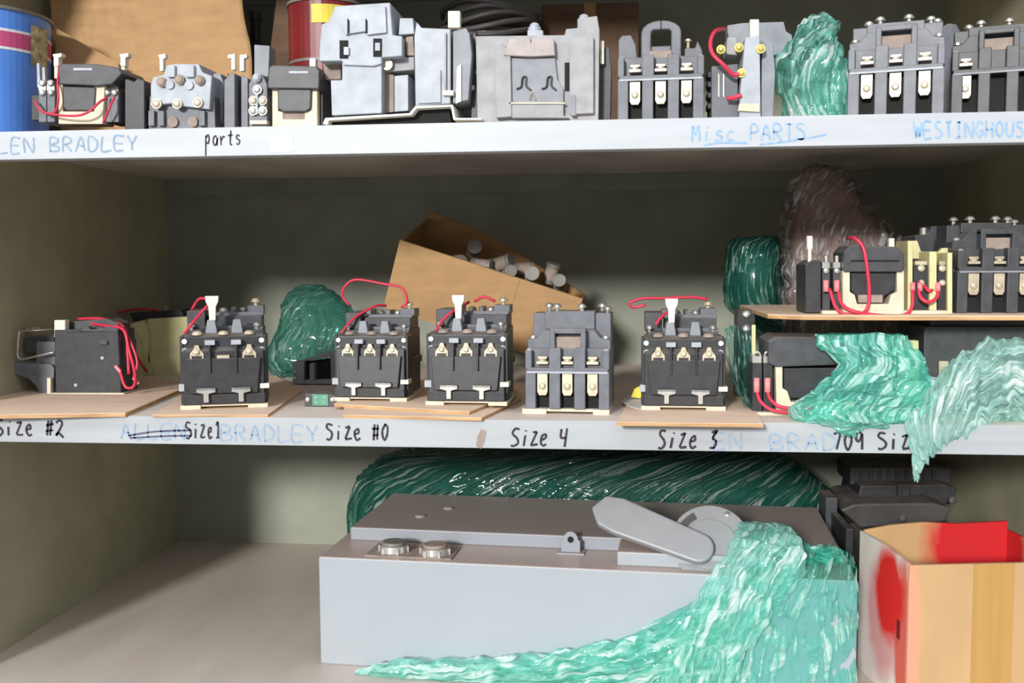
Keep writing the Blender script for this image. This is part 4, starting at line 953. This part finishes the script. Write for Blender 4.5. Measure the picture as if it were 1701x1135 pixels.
# grey three pole contactor
Y = YT
t, s = top_thing('contactor', 'grey three-pole contactor with brass screws in two rows beside the cardboard flap', 'contactor', 300, Y)
std(t, MB().px([(246,213),(358,211),(356,160),(248,160)], Y+.012, Y+.08), 'base', 'slate', .001)
MB().px([(250,176),(250,140),(254,128),(272,124),(276,108),(290,106),(330,106),(336,120),(352,126),(350,150),(348,182),(300,176),(298,170)], Y+.004, Y+.06).build('contact_cover', 'lgrey', t, world=True, bevel=.0012)
MB().px([(278,128),(290,128),(290,108),(278,108)], Y-.001, Y+.03).build('cover_rib', 'lgrey', t, world=True, bevel=.0008); MB().px([(308,128),(322,128),(322,108),(308,108)], Y-.001, Y+.03).build('cover_rib', 'lgrey', t, world=True, bevel=.0008)
for x, y in ((270,137),(300,133),(333,134),(262,173),(296,173),(330,171)):
    a_ = at(x, y, Y+.004); mb = MB(); mb.cyl(a_, a_+Vector((0, -.004, 0)), .0062, n=14); mb.dome(a_+Vector((0, -.004, 0)), (0, -1, 0), .005, .003); mb.build('screw', 'rust' if y < 150 else 'brass', t, world=True)
for x, y in ((283,141),(315,142)): 
    a_ = at(x, y, Y+.004); MB().cyl(a_, a_+Vector((0, -.003, 0)), .0055, n=14).build('screw', 'lgrey', t, world=True)
for x in (289, 322):
    a_ = at(x, 203, Y+.012); MB().cyl(a_, a_+Vector((0, -.004, 0)), .0065, n=14).build('screw', 'rust', t, world=True)
for x in (246, 262, 330): MB().pxb(x, x+10, 184, 209, Y+.006, Y+.02).build('pole_divider', 'slate', t, world=True, bevel=.0006)
MB().px([(348,204),(368,204),(372,140),(366,122),(354,122),(350,150)], Y+.03, Y+.08).build('side_block', 'grey', t, world=True, bevel=.001)
mb = MB(); x = 268; mb.px([(x-6,91),(x+7,89),(x+7,96),(x+3,98),(x+3,118),(x-3,118),(x-3,98)], Y+.03, Y+.038); mb.build('reset_tab', 'tab', t, world=True, bevel=.0006)
t, s = top_thing('auxiliary_contact', 'narrow slate side block with ivory tab right of the brass-screwed contactor', 'contact block', 382, Y)
std(t, MB().px([(372,211),(390,211),(390,122),(384,120),(372,134)], Y, Y+.07), 'body', 'slate', .001)
x = 384; MB().px([(x-6,91),(x+6,89),(x+6,116),(x,116),(x,97),(x-6,97)], Y+.006, Y+.014).build('reset_tab', 'tab', t, world=True, bevel=.0006)

# terminal stack and its black coil
t, s = top_thing('contactor', 'grey terminal stack with black coil on cream bracket right of the cardboard flap', 'contactor', 470, Y)
std(t, MB().px([(400,210),(412,210),(412,130),(400,124)], Y+.008, Y+.07), 'side_block', 'slate', .001)
x = 403; MB().px([(x-5,91),(x+7,90),(x+7,96),(x+2,97),(x+2,118),(x-5,118)], Y+.012, Y+.02).build('reset_tab', 'tab', t, world=True, bevel=.0006)
std(t, MB().px([(413,208),(444,208),(444,140),(436,124),(420,124),(413,140)], Y+.006, Y+.07), 'terminal_block', 'slate', .001)
for x, y, m_ in ((422,168,'brass'),(438,168,'brass'),(422,185,'steel'),(438,185,'steel'),(428,130,'lgrey'),(429,150,'steel')):
    a_ = at(x, y, Y+.006); mb = MB(); mb.cyl(a_, a_+Vector((0, -.004, 0)), .0055, n=12); mb.dome(a_+Vector((0, -.004, 0)), (0, -1, 0), .0045, .003); mb.build('screw', m_, t, world=True)
MB().px([(424,150),(428,150),(428,190),(424,190)], Y+.002, Y+.006).build('terminal_rib', 'lgrey', t, world=True); MB().px([(415,206),(443,206),(443,200),(415,200)], Y, Y+.01).build('foot', 'cream', t, world=True)
MB().px([(422,128),(446,128),(448,76),(422,74)], Y+.075, Y+.10).build('rear_post', 'grey', t, world=True, bevel=.001)
std(t, MB().px([(452,210),(452,146),(462,146),(462,184),(470,186),(470,198),(506,198),(506,186),(516,184),(516,146),(527,146),(527,210)], Y+.002, Y+.03), 'coil_bracket', 'cream', .0008)
MB().px([(461,147),(517,147),(516,180),(508,186),(470,186),(461,180)], Y-.002, Y+.05).build('coil', 'coal', t, world=True, bevel=.0015)
MB().pxb(470, 506, 186, 198, Y+.004, Y+.03).build('name_insert', 'rust', t, world=True)
MB().px([(444,146),(446,112),(452,108),(526,110),(531,118),(530,148),(448,147)], Y-.006, Y+.06).build('armature_cover', 'coal', t, world=True, bevel=.0015)
MB().pxb(480, 512, 118, 122, Y-.0068, Y-.004).build('cover_slot', 'lgrey', t, world=True)
MB().pxb(514, 524, 97, 112, Y+.01, Y+.02).build('reset_tab', 'tab', t, world=True, bevel=.0006)
std(t, MB().px([(528,208),(536,208),(536,130),(528,130)], Y+.012, Y+.06), 'side_block', 'black', .0006)

# large grey contactor
Y = YT-.004
t, s = top_thing('contactor', 'largest pale grey contactor with stepped shoulders on a bent steel plate', 'contactor', 620, Y)
mb = MB()
mb.px([(536,206),(540,196),(680,188),(690,176),(752,174),(756,196),(800,196),(800,199),(753,199),(749,177),(692,180),(683,191),(546,200),(544,207)], Y-.012, Y+.08)
mb.build('bent_plate', 'tape', t, world=True, bevel=.0003)
std(t, MB().px([(550,205),(552,198),(682,191),(694,182),(746,180),(750,205)], Y+.004, Y+.08), 'under_block', 'cavity', 0)
MB().px([(551,192),(549,133),(568,133),(568,103),(634,103),(634,188)], Y, Y+.07).build('lower_housing', 'lgrey', t, world=True, bevel=.0012)
MB().px([(530,102),(531,72),(534,40),(545,36),(552,22),(556,10),(648,4),(652,58),(668,60),(668,93),(634,96),(634,106),(620,110),(570,108),(568,101)], Y-.004, Y+.07).build('upper_housing', 'lgrey', t, world=True, bevel=.0012)
MB().px([(566,40),(572,28),(572,14),(640,10),(642,54),(610,58),(606,52),(580,56),(574,58)], Y-.008, Y-.003).build('front_plate', 'lgrey', t, world=True, bevel=.0006)
for x0, x1, y0, y1 in ((564,578,67,97),(620,634,64,94)): MB().pxb(x0, x1, y0, y1, Y-.0052, Y-.0035).build('terminal_window', 'cavity', t, world=True)
for x, y in ((575,85),(627,78)): MB().pxb(x-4, x+4, y-7, y+6, Y-.008, Y-.005).build('terminal_lug', 'lgrey', t, world=True)
for x in (577, 607): MB().px([(x,30),(x+3,34),(x+3,54),(x,56)], Y-.0092, Y-.0078).build('cover_slot', 'cavity', t, world=True)
MB().px([(540,132),(566,132),(566,106),(536,104)], Y+.02, Y+.06).build('side_terminal', 'rust', t, world=True, bevel=.0008)
MB().px([(634,188),(636,120),(654,124),(654,186)], Y+.02, Y+.06).build('side_recess', 'rust', t, world=True); MB().px([(655,186),(655,126),(678,124),(678,184)], Y+.008, Y+.07).build('side_panel', 'lgrey', t, world=True, bevel=.0008)
MB().px([(636,120),(634,98),(688,94),(688,116)], Y+.014, Y+.06).build('side_bridge', 'dusty', t, world=True, bevel=.0008)
a_ = at(644, 108, Y+.012); MB().cyl(a_, a_+Vector((0, -.005, 0)), .007).build('screw', 'brass', t, world=True)
MB().px([(662,58),(664,30),(686,30),(688,56)], Y+.01, Y+.06).build('upper_lug', 'lgrey', t, world=True, bevel=.0008)
MB().px([(676,92),(674,62),(686,60),(688,92)], Y+.012, Y+.03).build('side_terminal', 'rust', t, world=True)

t, s = top_thing('overload_relay', 'grey overload relay with ivory tab on the raised end of the bent plate', 'overload relay', 740, Y)
t.location.z = zpx(174, Y)
MB().px([(690,176),(688,60),(692,36),(700,46),(748,48),(748,172)], Y-.002, Y+.07).build('relay_body', 'lgrey', t, world=True, bevel=.0012)
MB().px([(752,172),(752,52),(774,46),(780,56),(784,90),(778,166)], Y-.0, Y+.07).build('terminal_side', 'grey', t, world=True, bevel=.0012)
for x in (738, 745): MB().px([(x,150),(x,54),(x+3,54),(x+3,150)], Y-.006, Y).build('guide_rail', 'dusty', t, world=True)
MB().pxb(735, 753, 150, 158, Y-.008, Y).build('test_button', 'tab', t, world=True, bevel=.0005)
MB().px([(694,172),(694,118),(732,116),(732,170)], Y-.005, Y-.002).build('front_plate', 'lgrey', t, world=True, bevel=.0005)
MB().pxb(744, 764, 18, 46, Y+.02, Y+.032).build('reset_tab', 'tab', t, world=True, bevel=.0008)
MB().px([(757,172),(759,112),(766,106),(766,168)], Y-.003, Y+.0).build('side_blade', 'tab', t, world=True)
t, s = top_thing('auxiliary_contact', 'dark recessed side block between the overload relay and the square grey contactor', 'contact block', 796, Y+.02)
std(t, MB().px([(781,197),(786,110),(784,60),(790,50),(796,90),(812,150),(816,196)], Y+.022, Y+.09), 'body', 'black', .001)
for x, y in ((785,146),(793,120)): MB().dome(at(x, y, Y+.022), (0, -1, 0), .0035, .003).build('screw', 'steel', t, world=True)

# big square grey contactor
t, s = top_thing('contactor', 'big square dusty grey contactor in the middle of the top shelf', 'contactor', 905, Y)
std(t, MB().px([(793,196),(790,60),(938,58),(940,48),(962,46),(966,30),(992,26),(996,50),(994,190),(986,197)], Y+.006, Y+.10), 'housing', 'dusty', .0012)
MB().px([(824,196),(822,76),(836,72),(848,92),(850,194)], Y-.004, Y+.02).build('front_pillar', 'dusty', t, world=True, bevel=.001)
MB().px([(836,92),(846,64),(880,62),(882,72),(884,62),(920,64),(922,92),(882,94)], Y-.006, Y+.02).build('terminal_hood', 'hood', t, world=True, bevel=.001)
MB().px([(850,170),(848,96),(922,96),(926,132),(936,148),(936,170),(890,172)], Y+.001, Y+.02).build('centre_plate', 'grey', t, world=True, bevel=.0006)
MB().px([(850,196),(850,173),(936,173),(936,192),(946,196)], Y-.002, Y+.02).build('foot_plate', 'dusty', t, world=True, bevel=.0006)
MB().pxb(846, 938, 170, 172.5, Y-.004, Y+.002).build('edge_strip', 'cream', t, world=True)
for x in (864, 906): MB().tube([at(x-6, 148, Y-.0), at(x+2, 144, Y-.0), at(x+4, 130, Y-.0), at(x+10, 128, Y-.0), at(x+10, 142, Y-.0), at(x+18, 150, Y-.0)], .0013).build('spring_clip', 'black', t, world=True)
MB().tube([at(880, 166, Y-.0), at(884, 154, Y-.0), at(890, 166, Y-.0)], .0011).build('spring_clip', 'rust', t, world=True)
MB().px([(938,150),(938,104),(946,104),(946,150)], Y+.003, Y+.008).build('side_slot', 'cavity', t, world=True)
MB().px([(946,190),(946,68),(962,62),(986,60),(986,188)], Y-.002, Y+.02).build('right_panel', 'dusty', t, world=True, bevel=.001)
MB().pxb(948, 956, 158, 192, Y-.0035, Y-.0015).build('side_slot', 'grey', t, world=True)
for x, y in ((832,74),(888,46),(970,32)):
    a_ = at(x, y, Y+.02); mb = MB(); mb.cyl(a_-Vector((0, 0, .012)), a_, .008); mb.dome(a_, (0, 0, 1), .006, .006); mb.build('screw', 'lgrey', t, world=True)
MB().px([(876,62),(876,50),(902,50),(902,62)], Y+.01, Y+.04).build('top_lug', 'lgrey', t, world=True, bevel=.0008)
std(t, MB().px([(990,196),(994,80),(1012,78),(1016,120),(1014,196)], Y+.03, Y+.10), 'side_block', 'coal', .001)
MB().pxb(997, 1003, 68, 106, Y+.02, Y+.03).build('brass_stud', 'brass', t, world=True)
t, s = top_thing('steel_strip', 'thin bright bent strip lying in front of the big square contactor', 'metal part', 870, .006)
std(t, MB().px([(800,199),(806,195),(946,193),(952,199)], .004, .020), 'strip', 'tape', 0)

# loop-handle contactor and screw-post contactors
c = at(1097, 195, .035); s = mpp(c)
contactor((c.x, .035, Z1), R(-3), s*.985, 'slate contactor with an arched lifting handle', variant='arch', tail=100, grp='contactors on the top shelf', base=False)
c = at(1488, 188, .02); s = mpp(c)
contactor((c.x, .025, Z1), R(-15), s*1.05, 'slate contactor with two bright screw posts on top, right of the green bag', tail=110, grp='contactors on the top shelf', base=False)
c = at(1662, 188, .02); s = mpp(c)
contactor((c.x, .03, Z1), R(-16), s*1.0, 'dark slate contactor cut off by the right edge of the top shelf', body='coal', pole_xs=(-50, 50), tail=110, grp='contactors on the top shelf', base=False)
t, s = top_thing('arc_chute', 'rounded grey shield standing between the two right-hand contactors of the top shelf', 'arc shield', 1580, .16)
std(t, MB().px([(1562,225),(1562,60),(1566,44),(1576,38),(1590,40),(1600,60),(1600,225)], .16, .18), 'shield', 'slate', .002)

# relay with yellow screws
Y = .03
t, s = top_thing('control_relay', 'grey relay with yellow screws and a curved red wire beside the green bag', 'relay', 1245, Y)
std(t, MB().px([(1182,196),(1182,110),(1226,106),(1226,196)], Y+.01, Y+.07), 'left_block', 'slate', .001)
std(t, MB().px([(1228,190),(1230,150),(1238,62),(1262,58),(1264,190)], Y-.004, Y+.06), 'centre_bar', 'lgrey', .001)
std(t, MB().px([(1264,196),(1266,70),(1284,72),(1288,120),(1284,196)], Y+.006, Y+.06), 'right_block', 'grey', .001)
MB().px([(1206,90),(1208,62),(1224,62),(1226,92)], Y+.016, Y+.05).build('left_terminal', 'dusty', t, world=True, bevel=.001)
MB().px([(1210,80),(1208,42),(1234,38),(1302,36),(1306,52),(1316,58),(1316,90),(1290,92)], Y+.064, Y+.09).build('rear_plate', 'grey', t, world=True, bevel=.001)
MB().pxb(1246, 1261, 32, 62, Y+.004, Y+.016).build('reset_tab', 'tab', t, world=True, bevel=.0008)
MB().px([(1226,184),(1228,172),(1262,172),(1262,186)], Y-.008, Y).build('foot_plate', 'cream', t, world=True, bevel=.0006)
for x, y, Yd in ((1197,83,.008),(1227,80,.006),(1263,82,-.004),(1231,122,-.002)):
    a_ = at(x, y, Y+Yd); mb = MB(); mb.cyl(a_, a_+Vector((0, .02, 0)), .0035, n=12); mb.cyl(a_, a_+Vector((0, -.004, 0)), .0052, n=14); mb.dome(a_+Vector((0, -.004, 0)), (0, -1, 0), .0036, .003); mb.build('screw', 'yscrew', t, world=True)
for x in (1193, 1201): MB().px([(x,160),(x+2,162),(x+2,124),(x,122)], Y+.0085, Y+.0105).build('label_mark', 'tab', t, world=True)
for y in (124, 140, 158, 176): MB().pxb(1176, 1184, y-4, y+4, Y+.02, Y+.05).build('side_lug', 'black', t, world=True)
wire(t, [(1204,48,Y+.05),(1188,52,Y+.01),(1180,70,Y-.004),(1184,90,Y-.010),(1202,108,Y-.012),(1218,124,Y-.006),(1230,122,Y-.006)], .0024)
wire(t, [(1208,164,Y-.0),(1220,162,Y-.004),(1232,158,Y-.006)], .0026)

# green bag
t = thing('film_bundle', 'green plastic film bundle standing on the top shelf between relay and contactors', 'stretch film', (at(1352, 190, .075).x, .075, Z1))
yb = ybase(1352, .075)
secs = [(1347,26,1374,26,.075,.006),(1334,38,1388,38,.075,.022),(1322,56,1392,58,.075,.03),(1306,78,1396,82,.075,.036),(1298,108,1408,112,.075,.04),(1294,145,1412,148,.075,.042),(1298,180,1410,182,.075,.042),(1300,yb-1.5,1406,yb-1.5,.075,.038)]
lump('film', secs, 'bag', t, .017, 14, 120, 150, pl=.4)
lump('inner_film', [(1352,80,1372,80,.075,.01),(1340,100,1400,104,.075,.02),(1336,140,1404,142,.075,.024),(1340,180,1402,182,.075,.024),(1342,yb-2,1400,yb-2,.075,.022)], 'mintrope', t, .014, 4, 80, 80, pl=.4)

# things behind on the top shelf
t = thing('cardboard_flap', 'large creased brown cardboard sheet leaning behind the left contactors', 'cardboard', (at(250, 100, .26).x, .26, Z1))
Yf = .24
def slabq(px, th=.004):
    P = [at(*q) for q in px]; return MB().ext(P, (0, th, 0))
zb = ybase(250, Yf)
sheet('panel', [[at(80, -60, Yf+.05), at(160, -60, Yf+.05), at(260, -60, Yf+.05), at(400, -60, Yf+.05)], [at(84, 20, Yf+.02), at(160, 10, Yf+.03), at(260, 15, Yf+.03), at(404, 20, Yf+.02)], [at(88, 85, Yf-.01), at(165, 70, Yf+.01), at(265, 80, Yf+.01), at(416, 80, Yf-.0)], [at(100, 150, Yf-.02), at(180, 150, Yf-.0), at(270, 150, Yf-.0), at(418, 150, Yf-.01)], [at(100, zb-2, Yf-.0), at(180, zb-2, Yf-.0), at(270, zb-2, Yf), at(418, zb-2, Yf-.0)]], 'card', t, .004, 3, 60, 60, 1.2, 1.6)
sol = t.children[0].modifiers.new('thickness', 'SOLIDIFY'); sol.thickness = .004; sol.offset = 1
mb = MB().add([at(96, 50, Yf-.012), at(150, 82, Yf-.016), at(196, 106, Yf-.03), at(206, 135, Yf-.05), at(92, 135, Yf-.05)], [(0, 1, 2, 3, 4)])
o = mb.build('torn_flap', 'card', t, world=True); m_ = o.modifiers.new('thickness', 'SOLIDIFY'); m_.thickness = .004
o = MB().add([at(206, 122, Yf-.035), at(300, 118, Yf-.03), at(380, 122, Yf-.03), at(384, 165, Yf-.03), at(200, 165, Yf-.035)], [(0, 1, 2, 3, 4)]).build('lower_flap', 'card', t, world=True); m_ = o.modifiers.new('thickness', 'SOLIDIFY'); m_.thickness = .004

t = thing('tin_can', 'dark red tin with yellow top label behind the largest contactor', 'tin', (at(545, 200, .22).x, .22, Z1))
rr = at(590, 100, .22).x-at(530, 100, .22).x; th_ = zpx(5, .22)-Z1
MB().cyl((0, 0, 0), (0, 0, th_), rr, n=40).build('tin_body', 'dkred', t)
mb = MB()
for k in range(10):
    a0, a1 = R(-96+k*8), R(-88+k*8); rl = rr+.0008
    mb.add([(rl*math.cos(a0), rl*math.sin(a0), th_*.84), (rl*math.cos(a1), rl*math.sin(a1), th_*.84), (rl*math.cos(a1), rl*math.sin(a1), th_*.97), (rl*math.cos(a0), rl*math.sin(a0), th_*.97)], [(0, 1, 2, 3)])
mb.build('yellow_label', 'yellow', t)
MB().cyl((0, 0, th_), (0, 0, th_+.004), rr+.002, n=40).build('rim', 'fuse', t); MB().cyl((0, 0, th_*.58), (0, 0, th_*.6), rr+.0008, n=40).build('seam', 'fuse', t)
t = thing('cardboard_strip', 'narrow brown cardboard piece leaning left of the dark red tin', 'cardboard', (at(455, 100, .30).x, .30, Z1))
zb = ybase(440, .28)
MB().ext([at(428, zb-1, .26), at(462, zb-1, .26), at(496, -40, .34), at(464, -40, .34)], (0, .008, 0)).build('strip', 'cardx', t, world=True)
t = thing('dark_bottle', 'dark bottle standing in shadow between cardboard flap and cardboard strip', 'bottle', (at(426, 100, .40).x, .40, Z1))
rr = .020; mb = MB(); hB = zpx(20, .4)-Z1
mb.cyl((0, 0, 0), (0, 0, hB*.7), rr, n=24); mb.cyl((0, 0, hB*.7), (0, 0, hB*.85), rr, rr*.4, 24); mb.cyl((0, 0, hB*.85), (0, 0, hB), rr*.4, n=24); mb.build('glass', 'black', t)
MB().cyl((0, 0, hB), (0, 0, hB+.012), rr*.5, n=20).build('cap', 'dkgrey', t)
Yw = .42
t = thing('cable_coil', 'dark coil of cable lying in shadow behind the overload relay', 'cable', (at(815, 40, Yw).x, Yw, Z1))
zc = zpx(40, Yw)
for k in range(5):
    pts = []
    for a in range(17):
        th_ = a*math.pi/8; pts.append((.075*math.cos(th_)+random.uniform(-.003, .003), .075*math.sin(th_)*.8, zc-Z1-.02+k*.009+.008*math.cos(th_*2+k)))
    MB().tube(pts, .0045).build('loop', 'dkgrey', t, smooth=True)
MB().cyl((0, 0, 0), (0, 0, zc-Z1-.022), .06, n=24).build('core', 'black', t)
t = thing('cardboard_box', 'dim brown cardboard box at the back behind the square grey contactor', 'box', (at(980, 40, .45).x, .45, Z1))
q0 = at(898, 8, .45); q1 = at(1060, 8, .45); hx_ = q0.z-Z1
w_ = (q1.x-q0.x)/2
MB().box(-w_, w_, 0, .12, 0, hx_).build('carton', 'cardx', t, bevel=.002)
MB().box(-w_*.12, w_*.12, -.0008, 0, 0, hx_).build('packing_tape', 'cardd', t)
